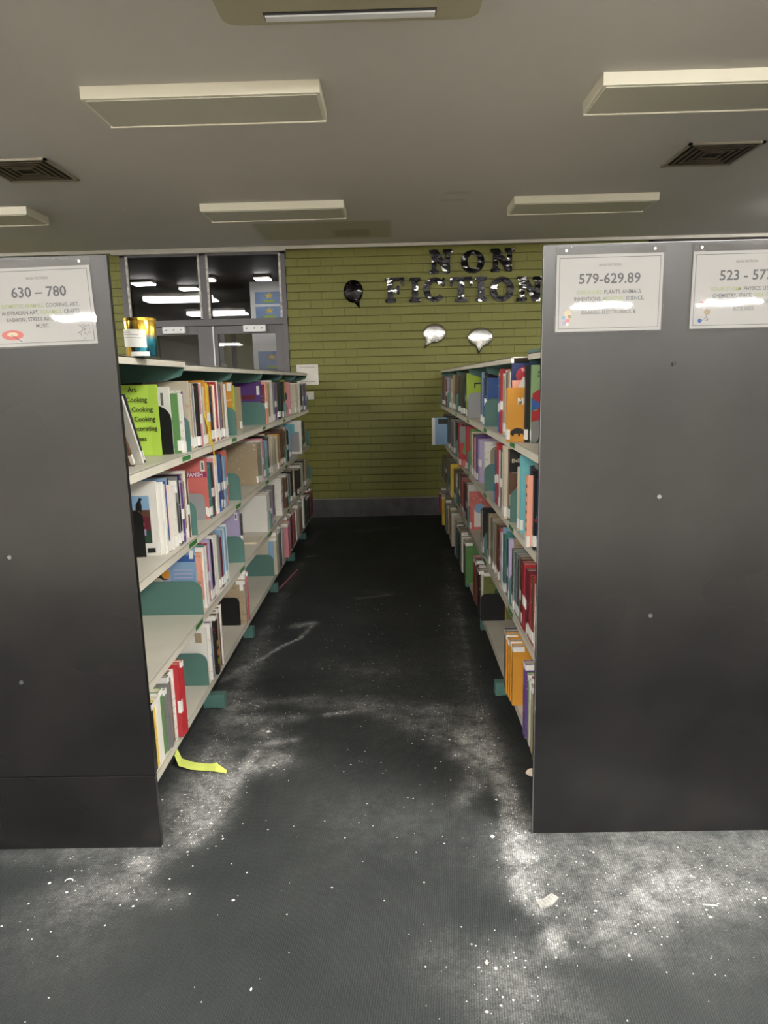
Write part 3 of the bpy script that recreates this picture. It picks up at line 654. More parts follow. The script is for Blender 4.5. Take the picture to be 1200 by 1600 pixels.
def art_music(e, pw, pb, pt):
    pts = []
    for k in range(26):
        t = k/25; a = 9*t; r_ = .004+.006*t if t < .6 else .010-.012*(t-.6)
        pts.append((pw-.048+r_*math.cos(a), -.0008, pb+.022+.03*t+r_*.6*math.sin(a)))
    tube(pts, .0009, 4, .5).build('treble_clef', 'black_print', e)
    nb = MB(); random.seed(3)
    for k in range(22):
        a, r_ = random.uniform(-1.4, 1.4), random.uniform(.006, .026); x, z = pw-.042+r_*math.cos(a), pb+.036+r_*math.sin(a)
        nb.box(x, x+.0022, -.0009, -.0006, z, z+.0016); nb.box(x+.0018, x+.0022, -.0009, -.0006, z, z+.005)
    nb.build('music_notes', 'grey_print', e)
    MB().prism([(-pw+.062+.032*math.cos(t*.524), pb+.032+.014*math.sin(t*.524)) for t in range(12)], XZ, -.0009, -.0006).build('palette_drawing', 's', e)
    MB().prism([(-pw+.062+.016*math.cos(t*.524), pb+.034+.006*math.sin(t*.524)) for t in range(12)], XZ, -.0011, -.0009).build('palette_hole', 'C', e)
    tube([(-pw+.06, -.0012, pb+.032), (-pw+.088, -.0012, pb+.012)], .0008, 4).build('brush_drawing', 'M', e)
def art_body(e, pw, pb, pt):
    MB().prism([(-pw+.035+.012*math.cos(t*.524), pb+.048+.014*math.sin(t*.524)) for t in range(12)], XZ, -.0009, -.0006).build('globe_drawing', 'C', e)
    for k, (dx, dz, c_) in enumerate(((.018, .035, 'S'), (.030, .026, 'p'), (.020, .020, 'l'), (.035, .038, 'T'), (.028, .017, 'W'))):
        box('small_drawing', -pw+dx, -pw+dx+.010, -.0011, -.0009, pb+dz, pb+dz+.009, c_, e)
def art_space(e, pw, pb, pt):
    for k, (dx, dz, r_, c_) in enumerate(((.028, .022, .006, 'B'), (.048, .046, .009, 'T'), (.035, .070, .006, 's'), (.046, .065, .003, 'R'), (.027, .073, .003, 'M'))):
        MB().prism([(-pw+dx+r_*math.cos(t*.628), pb+dz+r_*math.sin(t*.628)) for t in range(10)], XZ, -.0009-k*.0001, -.0006).build('planet_drawing', c_, e)
    for a_, b_ in (((.034, .022), (.046, .032)), ((.044, .022), (.055, .028)), ((.046, .036), (.052, .022))):
        tube([(-pw+a_[0], -.0009, pb+a_[1]), (-pw+b_[0], -.0009, pb+b_[1])], .0009, 4).build('stroke_drawing', 'G', e)
g_, o_ = 'grey_print', 'olive_print'
sign(-1.146, -.834, 1.614, 1.854, 2.0235, 'laminated sign reading 630 – 780 on the left end panel', '630 – 780',
     [[('DOMESTIC ANIMALS, ', o_), ('COOKING, ART,', g_)], [('AUSTRALIAN ART, ', g_), ('CERAMICS, ', o_), ('CRAFTS,', g_)], [('FASHION, STREET ART, ', g_), ('GRAFFITI ', o_), ('&', g_)], [('MUSIC.', g_)]], math.radians(-1.0), (.125,), art_music)
sign(.473, .784, 1.619, 1.857, 2.0685, 'laminated sign reading 579-629.89 on the right end panel', '579-629.89',
     [[('DINOSAURS, ', o_), ('PLANTS, ANIMALS,', g_)], [('INVENTIONS, ', g_), ('MEDICINE, ', o_), ('SCIENCE,', g_)], [('HUMAN BODY, ', g_), ('FOOD, ', o_)], [('DISEASES, ELECTRONICS, &', g_)]], 0, (-.125, .125), art_body)
sign(.859, 1.171, 1.619, 1.857, 2.0685, 'laminated sign reading 523 - 577 at the right edge', '523 - 577',
     [[('SOLAR SYSTEM, ', o_), ('PHYSICS, LIGHT &', g_)], [('CHEMISTRY, SPACE, ', g_), ('WEATHER, ', o_)], [('BIOLOGY, ', g_), ('GENETICS, ', o_), ('EVO', g_)], [('ECOLOGY.', g_)]], 0, (-.13, .13), art_space)

# ------------------------------------------------------------------ books
SHN = dict(A='top shelf', B='second shelf', C='third shelf', D='bottom shelf')
BAY = ('nearest bay', 'second bay', 'third bay', 'fourth bay', 'fifth bay', 'farthest bay')
books = []     # dicts
def add_book(s, lv, y, t, h, w_, inset, code, label=None, decor=None, lean=0.0, z=None, plain=False, tagz=None, cat='book'):
    books.append(dict(s=s, lv=lv, y=y, t=t, h=h, w=w_, inset=inset, code=code, label=label, decor=decor, lean=lean, z=z, plain=plain, tagz=tagz, cat=cat, run=None))
    return books[-1]
def run(s, lv, a, b, codes, h=(.22, .29), ins=(.01, .045), w_=(.17, .23), px=True, lean=0.0):
    X = FACE[s]+s*(sum(ins)/2); z = LEV[s][lv]
    ya, yb = (ysolve(X, a, z), ysolve(X, b, z)) if px else (a, b)
    if ya > yb: ya, yb = yb, ya
    wts = [random.uniform(.7, 1.4) for _ in codes]; k = (yb-ya)/sum(wts); y = ya
    for c, q_ in zip(codes, wts):
        t = q_*k; mi = sum(ins)/2; add_book(s, lv, y, t*.97, random.uniform(*h), random.uniform(*w_), mi+(random.uniform(*ins)-mi)*.45, c, lean=lean); y += t
def DEC(*items): return items
# decor item: (kind, x0, x1, z0, z1, material/str) on the cover that faces the camera; x from spine inward
bars = lambda z0, z1, n_: [('r', .02, .14, z0+(z1-z0)*i/n_, z0+(z1-z0)*i/n_+.003, 'grey_print') for i in range(n_)]
R_ = random.uniform
# LEFT, top shelf
add_book(-1, 'A', 2.50, .012, .285, .21, .05, 'W', 'white book leaning toward the black panel, front of top left shelf', lean=-.55, plain=True)
add_book(-1, 'A', 2.44, .012, .25, .20, .06, 'b', 'brown book leaning behind panel edge on top left shelf', lean=-.58)
add_book(-1, 'A', 2.55, .006, .29, .21, .06, 'H', 'thin charcoal book leaning beside the lime card', lean=-.52, plain=True)
add_book(-1, 'A', 2.855, .012, .275, .2, .05, 'W', 'white cookbook with a fork drawing on top left shelf', DEC(('fork', .165, 0, .20, 0, 'H'), ('r', .11, .135, .175, .19, 'R'), ('r', .115, .14, .19, .2, 'R'), ('r', .025, .035, .2, .25, 'grey_print')), plain=True)
run(-1, 'A', 2.872, 2.938, 'gWVWVK', (.22, .26), (.0, .035), px=False)
run(-1, 'A', 300, 357, 'CTWGWKpWDGCOYOKNOWRpWVGDMTKW', (.27, .3), (.005, .035))
add_book(-1, 'A', 3.87, .014, .29, .2, .03, 'O', 'orange-red book leaning behind teal bracket, top left shelf, third bay', DEC(('r', .02, .18, .08, .15, 's'), ('r', .004, .03, .24, .285, 'tag')), lean=.15)
add_book(-1, 'A', 3.93, .010, .27, .2, .03, 'L', 'lime-edged book next to the orange leaning book', lean=.12)
add_book(-1, 'A', 4.20, .018, .26, .19, .05, 'T', 'tan book with plain brown cover facing out, top left shelf', DEC(('r', .03, .15, .06, .075, 'b'), ('r', .03, .13, .04, .05, 'b')), plain=True)
add_book(-1, 'A', 4.765, .02, .29, .2, .03, 'V', 'purple and maroon book facing out above a teal bracket, top left', DEC(('r', .01, .03, .2, .26, 'tag'), ('r', .04, .15, .17, .2, 'M'), ('r', .02, .18, .0, .04, 'M')))
run(-1, 'A', 415, 441, 'MPTTWWGVGKD', (.26, .3), (.0, .03))
run(-1, 'A', 443, 448, 'KY', (.27, .3), (.0, .03))
add_book(-1, 'A', 5.98, .03, .28, .22, .01, 'p', 'pink book with a dark round picture, far top left shelf', DEC(('disc', .07, .05, .16, 0, 'H'), ('disc', .09, .07, .06, 0, 'G')), plain=True)
run(-1, 'A', 463, 480, 'CWKGVG', (.25, .29), (-.01, .02))
# LEFT, second shelf
add_book(-1, 'B', 2.59, .008, .29, .21, .045, 'W', 'white magazine with horse photographs on its cover', DEC(('r', .03, .17, .17, .235, 'S'), ('r', .03, .17, .155, .18, 'b'), ('horse', .07, 0, .18, 0, 'K'), ('horse', .12, 0, .18, 0, 'M'), ('r', .03, .17, .1, .155, 'M'), ('disc', .07, .015, .125, 0, 'P'), ('disc', .11, .015, .12, 0, 'b'), ('disc', .14, .013, .135, 0, 'T'), ('r', .03, .17, .05, .1, 'D'), ('r', .05, .15, .08, .105, 'l'), ('r', .02, .05, .012, .03, 'black_print')), plain=True)
run(-1, 'B', 2.60, 2.74, 'WWWWBWRWSKCWW', (.25, .295), (.005, .05), px=False)
add_book(-1, 'B', 2.742, .012, .285, .2, .012, 'G', 'grey book with a dark dog silhouette, second left shelf', DEC(('r', .0, .16, .06, .18, 'H'), ('disc', .07, .04, .19, 0, 'H'), ('r', .0, .03, .22, .27, 'tag')), plain=True)
run(-1, 'B', 2.756, 2.93, 'WWKKWVVVTWbWbWK', (.24, .295), (.0, .045), px=False)
add_book(-1, 'B', 3.30, .014, .30, .21, .04, 's', 'red SPANISH language book facing out on second left shelf', DEC(('r', .0, .21, .205, .232, 'm'), ('t', .062, 0, .2185, .028, 'SPANISH', 'white_print'), ('r', .008, .028, .235, .285, 'tag'), ('r', .013, .023, .243, .277, 'grey_print'), ('r', .005, .016, .02, .06, 'tag')), plain=True)
run(-1, 'B', 3.318, 3.70, 'EHpWBBMHSGs', (.26, .3), (.02, .045), px=False)
add_book(-1, 'B', 4.72-.02, .012, .12, .16, .04, 'b', 'small brown book slumped against tan bookend, second left shelf', lean=-.5)
add_book(-1, 'B', 4.765, .025, .27, .22, .03, 'K', 'black book facing out with a green picture, second left shelf', DEC(('r', .04, .2, .2, .25, 'D'), ('r', .0, .02, .21, .26, 'tag')), plain=True)
add_book(-1, 'B', 4.78, .19, .018, .22, .02, 'b', 'brown book lying flat on upright books, second left shelf, fourth bay', z=.85+.285, plain=True)
run(-1, 'B', 404, 441, 'TGWpGSHCCCTWTOb', (.24, .28), (.0, .03))
run(-1, 'B', 443, 452, 'bbTK', (.24, .29), (.0, .03))
add_book(-1, 'B', 5.95, .03, .27, .22, .02, 'S', 'slate-blue book facing out, far second left shelf', plain=True)
add_book(-1, 'B', 6.3, .05, .30, .2, -.03, 'W', 'shiny plastic-wrapped pale book standing proud, far left shelf', DEC(('r', .02, .1, .02, .2, 'grey_metal'), ('r', .06, .16, .18, .27, 'A')), plain=True)
run(-1, 'B', 468, 479, 'KGHT', (.22, .28), (.0, .03))
# LEFT, third shelf
BZ = at(300, 878, Y=2.985).z-LEV[-1]['C']
add_book(-1, 'C', 2.985, .012, .295, .215, .035, 'S', 'pale blue book facing out with food photo, third left shelf', DEC(('r', .0, .215, BZ, BZ+.03, 'B'), ('t', .135, 0, BZ+.015, .027, 'NATURAL', 'white_print'), ('r', .115, .215, .12, .2, 'l'), ('r', .13, .21, .15, .19, 'D'), ('disc', .135, .02, .175, 0, 'O'), ('disc', .17, .02, .14, 0, 'C'), ('r', .006, .024, .245, .285, 'tag'))+tuple(('r', .015, .1, .19-.018*i, .195-.018*i, 'l') for i in range(6)), plain=True)
run(-1, 'C', 3.0, 3.50, 'PWEWGRlKVWWMWGGMSSWSW', (.25, .3), (.0, .03), px=False)
add_book(-1, 'C', 3.87, .022, .29, .22, .03, 'l', 'lilac book facing out behind a teal bracket, third left shelf', DEC(('r', .008, .025, .24, .285, 'tag'), ('r', .012, .021, .25, .275, 'grey_print')), plain=True)
add_book(-1, 'C', 3.895, .02, .27, .2, .02, 'H', 'charcoal book right behind the lilac one, third left shelf')
add_book(-1, 'C', 4.28, .19, .014, .2, .02, 'C', 'cream booklet lying flat on the third left shelf', z=.487, plain=True)
add_book(-1, 'C', 4.765, .02, .27, .2, .04, 'G', 'grey book facing out with a yellow sticker, third left shelf', DEC(('r', .08, .19, .17, .2, 'Y'), ('r', .01, .03, .18, .26, 'tag'), ('r', .04, .18, .225, .245, 'K')), plain=True)
run(-1, 'C', 418, 433, 'WWGlMGW', (.25, .29), (.0, .03))
add_book(-1, 'C', 5.22, .07, .29, .2, .0, 'W', 'thick white book with black sketches down its spine', cat='book')
run(-1, 'C', 448, 458, 'bWGWK', (.23, .28), (.0, .03))
add_book(-1, 'C', 6.0, .03, .26, .22, .01, 'T', 'tan book facing out on the far third left shelf', plain=True)
run(-1, 'C', 466, 483, 'KWKTGG', (.22, .27), (-.01, .02))
# LEFT, bottom shelf
run(-1, 'D', 2.20, 2.40, 'WKYWgG', (.235, .265), (-.005, .02), (.17, .2), px=False)
run(-1, 'D', 2.40, 2.475, 'GobW', (.27, .29), (-.01, .01), px=False)
add_book(-1, 'D', 2.478, .022, .30, .19, -.02, 'R', 'red hardback, nearer of the red pair on bottom left shelf', plain=True, tagz=.1)
add_book(-1, 'D', 2.502, .026, .30, .19, -.025, 'R', 'red hardback, farther of the red pair on bottom left shelf', plain=True)
add_book(-1, 'D', 2.98, .02, .26, .21, .01, 'W', 'white book behind teal bracket, bottom left shelf, second bay', DEC(('r', .03, .2, .225, .24, 'grey_print'), ('r', .02, .05, .19, .235, 'T')), plain=True)
run(-1, 'D', 3.002, 3.06, 'WBW', (.27, .29), (-.01, .01), px=False)
add_book(-1, 'D', 3.06, .034, .29, .2, -.015, 'K', 'black cookbook with round yellow fruit on the spine', decor=None)
run(-1, 'D', 3.096, 3.22, 'bTWMWM', (.29, .31), (-.015, .0), px=False)
add_book(-1, 'D', 3.74, .02, .26, .22, -.01, 'T', 'patterned grey-tan book behind black bookend, bottom left shelf', DEC(('r', .01, .03, .2, .24, 'tag'), ('r', .15, .22, .0, .26, 'W')))
run(-1, 'D', 3.762, 3.828, 'WVls', (.27, .31), (-.02, .01), px=False)
add_book(-1, 'D', 4.765, .03, .27, .23, -.02, 'C', 'cream book facing out with pale blue print, bottom left shelf', DEC(('r', .02, .06, .1, .24, 'S'), ('r', .12, .22, .255, .27, 'R')), plain=True)
run(-1, 'D', 4.8, 5.1, 'CGHW', (.27, .31), (-.03, .0), px=False)
add_book(-1, 'D', 5.25, .10, .27, .23, -.03, 'p', 'wide pink book facing out on bottom left shelf', DEC(('r', .0, .12, .24, .26, 'C')), plain=True)
run(-1, 'D', 5.37, 5.60, 'TlM', (.27, .3), (-.03, .0), px=False)
run(-1, 'D', 5.66, 6.4, 'sMWCRTGW', (.24, .3), (-.03, .01), px=False)
run(-1, 'D', 6.46, 7.15, 'KDgKMMHb', (.24, .3), (-.03, .01), px=False)
# RIGHT, top shelf
add_book(1, 'A', 2.86, .022, .315, .2, .055, 'h', 'green book with a red and blue shape, top right shelf', DEC(('poly', [(.0, .2), (.05, .215), (.09, .2), (.10, .16), (.06, .14), (.0, .2)], 'R'), ('disc', .045, .045, .175, 0, 'R'), ('poly', [(-.001, .13), (-.001, .185), (.05, .15)], 'B'), ('poly', [(.0, .085), (.08, .11), (.08, .14), (.0, .13)], 'R'), ('poly', [(.0, .0), (.2, .0), (.2, .12), (.08, .11), (.0, .085)], 'G'), ('poly', [(.02, .0), (.12, .0), (.14, .06), (.05, .05)], 'D'), ('t', .035, 0, .285, .013, 'REEK', 'black_print'), ('t', .035, 0, .27, .013, 'RUBY', 'black_print')), plain=True)
add_book(1, 'A', 2.885, .024, .31, .2, .035, 'K', 'black book between the green and the orange books, top right', plain=True)
add_book(1, 'A', 2.912, .028, .225, .2, -.035, 'O', 'short orange book with MI title and black animal', DEC(('t', .058, 0, .168, .04, 'MI', 'white_print'), ('animal', .045, 0, .035, 0, 'K')), plain=True)
add_book(1, 'A', 2.945, .026, .325, .2, -.01, 'N', 'tall navy book with red circle reading THE, top right shelf', DEC(('disc', .05, .035, .275, 0, 'R'), ('r', .0, .075, .20, .255, 'P'), ('t', .05, 0, .295, .018, 'THE', 'white_print'), ('poly', [(.02, .215), (.045, .27), (.07, .26), (.075, .215)], 'W')), plain=True)
add_book(1, 'A', 3.05, .02, .29, .2, .0, 'W', 'white book with a dark skull-like sketch, top right, second bay', DEC(('disc', .03, .01, .2, 0, 'K'), ('disc', .06, .01, .18, 0, 'K')))
run(1, 'A', 3.075, 3.52, 'bKMRTHWWWTWRlVBP', (.27, .31), (.0, .03), px=False)
run(1, 'A', 3.92, 4.2, 'BKBSGN', (.25, .3), (.0, .03), px=False)
add_book(1, 'A', 4.80, .04, .3, .22, .0, 'L', 'bright lime book with a black bird-like mark, top right shelf', DEC(('r', .05, .1, .225, .235, 'K'), ('r', .05, .058, .2, .23, 'K'), ('disc', .16, .03, .2, 0, 'H')), plain=True)
run(1, 'A', 4.85, 5.62, 'KKKHKK', (.27, .31), (.0, .03), px=False)
run(1, 'A', 5.68, 6.5, 'bTTTCGT', (.25, .3), (.0, .03), px=False)
run(1, 'A', 6.56, 7.3, 'lMGM', (.25, .3), (.0, .03), px=False)
# RIGHT, second shelf
run(1, 'B', 2.38, 2.50, 'WDASB', (.24, .29), (.0, .02), px=False)
add_book(1, 'B', 2.51, .02, .28, .2, .0, 'K', 'black book with red WILD title and green bird picture', DEC(('r', .02, .1, .245, .27, 'R'), ('t', .06, 0, .2575, .018, 'WILD', 'white_print'), ('r', .035, .05, .19, .235, 'W'), ('poly', [(.01, .12), (.02, .185), (.1, .185), (.1, .12)], 'A'), ('disc', .06, .012, .165, 0, 'K'), ('r', .005, .1, .105, .12, 'R'), ('r', .02, .12, .0, .09, 'b'), ('r', .03, .05, .06, .09, 'C')), plain=True)
add_book(1, 'B', 2.535, .018, .275, .2, .01, 'K', 'black book with red band and lime figure, second right shelf', DEC(('r', .0, .06, .25, .275, 'R'), ('poly', [(.0, .13), (.02, .13), (.02, .18), (.0, .18)], 'L')), plain=True)
add_book(1, 'B', 2.558, .03, .27, .2, -.015, 'P', 'peach spined book with a row of black spots', plain=True, tagz=.0)
add_book(1, 'B', 2.40, .20, .02, .2, .02, 'G', 'grey book lying flat on upright books, second right shelf', z=.862+.296, plain=True)
run(1, 'B', 2.60, 2.66, 'KH', (.27, .3), (.0, .02), px=False)
add_book(1, 'B', 2.80, .03, .32, .2, .005, 'A', 'tall aqua book beside a cream one, second right shelf', plain=True)
add_book(1, 'B', 2.84, .012, .27, .2, .0, 'C', 'thin cream book beside the tall aqua one', plain=True)
add_book(1, 'B', 3.05, .04, .32, .21, .0, 'b', 'dark brown book with gold ENGLAND title facing out', DEC(('r', .0, .21, .22, .32, 'K'), ('t', .055, 0, .27, .024, 'ENGLAND', 'C'), ('r', .01, .12, .215, .219, 'G'), ('disc', .06, .03, .14, 0, 'P'), ('r', .0, .15, .07, .12, 'T'), ('r', .02, .15, .02, .06, 'M')), plain=True)
add_book(1, 'B', 3.10, .05, .33, .2, -.015, 'C', 'thick cream book standing proud, second right shelf', plain=True)
run(1, 'B', 3.16, 3.55, 'WKWSWWHWRRSB', (.26, .32), (.0, .02), px=False)
run(1, 'B', 3.93, 4.0, 'WW', (.24, .28), (.0, .02), px=False)
run(1, 'B', 4.2, 4.74, 'lVWpHCgC', (.25, .3), (.0, .02), px=False)
add_book(1, 'B', 4.82, .06, .3, .2, .0, 'R', 'thick red book with a cream title block, second right shelf', DEC(('r', .03, .1, .18, .28, 'C')), plain=True)
add_book(1, 'B', 5.02, .06, .29, .22, -.03, 'R', 'red book with grey and green cover facing out, second right', DEC(('r', .0, .15, .17, .29, 'G'), ('poly', [(.02, .1), (.05, .24), (.08, .12), (.09, .05)], 'g'), ('r', .02, .1, .0, .05, 's')), plain=True)
run(1, 'B', 5.1, 5.6, 'KTHR', (.25, .3), (.0, .02), px=False)
run(1, 'B', 5.68, 6.5, 'KGHTKH', (.25, .3), (-.01, .02), px=False)
add_book(1, 'B', 6.75, .04, .26, .22, -.13, 'S', 'pale blue book pulled far out of the far right shelf', DEC(('r', .0, .03, .0, .26, 'W'), ('r', .06, .16, .2, .25, 'K')), plain=True)
run(1, 'B', 6.85, 7.3, 'KHG', (.22, .28), (.0, .02), px=False)
# RIGHT, third shelf
run(1, 'C', 2.33, 2.50, 'WYWTRW', (.24, .27), (.0, .012), px=False)
add_book(1, 'C', 2.345-.03, .015, .29, .2, .012, 'N', 'navy topped white book beside the right end panel, third shelf', DEC(('r', .0, .2, .0, .265, 'W'), ('disc', .05, .025, .22, 0, 'T')), plain=True)
run(1, 'C', 2.50, 3.0, 'RbRMMMRMbGHGEGH', (.255, .285), (.0, .012), px=False)
add_book(1, 'C', 3.06, .03, .3, .2, .03, 'T', 'tan leaf-patterned book behind teal bracket, third right shelf')
run(1, 'C', 3.09, 3.30, 'lNEgBSW', (.27, .31), (.0, .02), px=False)
run(1, 'C', 3.30, 3.86, 'WRMbTTGTHTKH', (.25, .29), (.0, .02), px=False)
add_book(1, 'C', 3.93, .03, .28, .21, .0, 'K', 'black book with a gold ring and lilac flower, third right shelf', DEC(('ring', .055, .025, .22, 0, 'C'), ('poly', [(.0, .05), (.0, .1), (.05, .16), (.08, .08), (.05, .03)], 'l')), plain=True)
run(1, 'C', 3.97, 4.1, 'GWH', (.22, .26), (.0, .02), px=False)
add_book(1, 'C', 4.62, .03, .26, .22, .0, 's', 'orange-red book with a white bottle shape, third right shelf', DEC(('r', .03, .1, .02, .14, 'W'), ('disc', .065, .035, .15, 0, 'S')))
run(1, 'C', 4.82, 5.6, 'WMMsMG', (.25, .3), (.0, .02), px=False)
add_book(1, 'C', 5.95, .02, .29, .2, -.02, 'Y', 'slim yellow book on the far third right shelf', plain=True)
run(1, 'C', 5.68, 5.94, 'WGb', (.22, .28), (.0, .02), px=False); run(1, 'C', 6.0, 6.5, 'WHG', (.22, .28), (.0, .02), px=False)
run(1, 'C', 6.6, 7.3, 'TbG', (.22, .28), (.0, .02), px=False)
# RIGHT, bottom shelf
add_book(1, 'D', 2.33, .035, .29, .2, -.02, 'o', 'olive-green book, nearest on the bottom right shelf', plain=True)
run(1, 'D', 2.367, 2.50, 'bTRWg', (.27, .3), (-.02, -.005), px=False)
add_book(1, 'D', 2.51, .045, .31, .2, -.02, 'V', 'blue-purple patterned book on the bottom right shelf, front bay')
for k in range(4):
    add_book(1, 'D', 2.79+k*.038, .036, .27+.01*(k % 2), .19, -.02-.003*k, 'O', 'orange book, %s from the front in the row of four, bottom right' % ('first', 'second', 'third', 'fourth')[k], plain=True)
add_book(1, 'D', 2.945, .04, .28, .21, -.025, 'N', 'navy book behind the four orange books, bottom right shelf')
add_book(1, 'D', 3.875, .03, .29, .21, .0, 'o', 'green book with a dark snake-like pattern behind black bookend', DEC(('r', .02, .13, .0, .16, 'O'), ('disc', .1, .04, .17, 0, 'D')))
run(1, 'D', 3.91, 4.3, 'CKWRHbRM', (.26, .3), (-.03, .0), px=False)
add_book(1, 'D', 4.62, .05, .29, .2, -.03, 'g', 'pale green book standing alone at a gap, bottom right shelf', plain=True)
run(1, 'D', 4.68, 4.76, 'bW', (.26, .3), (-.03, .0), px=False)
run(1, 'D', 4.82, 5.62, 'bWbDGDTlC', (.24, .3), (-.04, .0), px=False)
run(1, 'D', 5.7, 6.5, 'CTCRTGb', (.24, .3), (-.05, .0), px=False)
add_book(1, 'D', 6.45+.12, .05, .28, .2, -.05, 'Y', 'yellow book on the far bottom right shelf', plain=True)
run(1, 'D', 6.65, 7.3, 'VHbNGR', (.22, .28), (-.05, .0), px=False)

# order, neighbours, labels
def bay_of(bk):
    B_ = BND[bk['s']]
    for i in range(6):
        if bk['y'] < B_[i+1]: return i
    return 5
rowsd = {}
for bk in books:
    bk['bay'] = bay_of(bk); rowsd.setdefault((bk['s'], bk['lv']), []).append(bk)
for k, lst in rowsd.items():
    lst.sort(key=lambda q: q['y'])
    # keep neighbours apart
    for j, bk in enumerate(lst):
        bk['pv'] = lst[j-1] if j and bk['y']-lst[j-1]['y']-lst[j-1]['t'] < .1 else None
        bk['nx'] = lst[j+1] if j+1 < len(lst) and lst[j+1]['y']-bk['y']-bk['t'] < .1 else None
def art(n): return ('an ' if n[0] in 'aeiou' else 'a ')+n
OD = ('first', 'second', 'third', 'fourth', 'fifth', 'sixth', 'seventh', 'eighth', 'ninth', 'tenth')
for bk in books:
    if bk['label']: continue
    n_ = PALC[bk['code']][0]; th = 'thin' if bk['t'] < .016 else ('thick' if bk['t'] > .04 else '')
    a = PALC[bk['pv']['code']][0] if bk['pv'] else None; c = PALC[bk['nx']['code']][0] if bk['nx'] else None
    where = '%s %s, %s' % (SIDE[bk['s']], SHN[bk['lv']], BAY[bk['bay']])
    base = ('%s %s book' % (th, n_)).strip()
    if a and c: l_ = '%s between %s and %s one, %s' % (base, art(a), art(c), where)
    elif a: l_ = '%s just behind %s one, ending its row, %s' % (base, art(a), where)
    elif c: l_ = '%s starting its row before %s one, %s' % (base, art(c), where)
    else: l_ = '%s standing by itself, %s' % (base, where)
    bk['label'] = l_
cnt = {}
for bk in books: cnt.setdefault(bk['label'], []).append(bk)
for l_, lst in cnt.items():
    if len(lst) > 1:
        lst.sort(key=lambda q: q['y'])
        for j, bk in enumerate(lst):
            n2 = l_.replace(' book ', ' book (%s such from front) ' % OD[j] if False else ' book ')
            nm = 'nearest' if j == 0 else ('farthest' if j == len(lst)-1 else 'middle' if len(lst) == 3 else OD[j])
            bk['label'] = nm+' '+l_
            bk['dup'] = True
# visible size of each book; the largest 300 are individuals
def bsize(bk):
    s = bk['s']; x = FACE[s]+s*bk['inset']; z = bk['z'] or LEV[s][bk['lv']]
    P_ = [proj((xx, yy, zz)) for xx in (x, x+s*.03) for yy in (bk['y'], bk['y']+bk['t']) for zz in (z, z+bk['h'])]
    xs_ = [p[0] for p in P_]; ys_ = [p[1] for p in P_]
    return (max(xs_)-min(xs_))*(max(ys_)-min(ys_))+(1e6 if bk['plain'] or bk['decor'] else 0)
books.sort(key=bsize, reverse=True)
def book_geom(bk):
    """local: spine at x=0 going s*x inward, y away from camera, z up; returns cover, pages, tag boxes"""
    s, t, h, w_ = bk['s'], bk['t'], bk['h'], bk['w']; c = min(.002, t*.18)
    flat = bk['t'] > bk['h']
    def bx(mb, xa, xb, ya, yb, za, zb):
        a, b_ = sorted((s*xa, s*xb)); mb.box(a, b_, ya, yb, za, zb)
    cov, pg, tg = MB(), MB(), MB()
    if flat:
        bx(cov, 0, w_, 0, t, 0, .0015); bx(cov, 0, w_, 0, t, h-.0015, h); bx(cov, 0, .0015, 0, t, .0015, h-.0015); bx(pg, .0015, w_-.004, .004, t-.004, .0015, h-.0015)
        bx(tg, -.0004, 0, .02, .045, .002, h-.002)
    else:
        bx(cov, 0, w_, 0, c, 0, h); bx(cov, 0, w_, t-c, t, 0, h); bx(cov, 0, c, c, t-c, 0, h); bx(pg, c, w_-.004, c, t-c, .003, h-.004)
        z0 = bk['tagz'] if bk['tagz'] is not None else .012; th_ = .042 if not bk['tagz'] else .05
        if bk['lv'] == 'D' and bk['tagz'] is None: z0, th_ = h-.024, .022; bx(tg, 0, .05, -.0006, .0, z0, z0+th_)
        bx(tg, -.0005, .0, .0005, t-.0005, z0, z0+th_); bx(tg, -.0005, .012, -.0005, .0, z0, z0+th_)
    if not flat and bk['lv'] != 'D' and bk['tagz'] is None and not bk['plain']:
        j = random.random(); dz = (j-.5)*.02
        tg.v = [(a, b_, c_+dz) for a, b_, c_ in tg.v]
        if j > .78: tg.v = [(a, b_, c_+h*.3) for a, b_, c_ in tg.v]
    return cov, pg, tg
stuff = []; meshdata = None
N_IND = 300
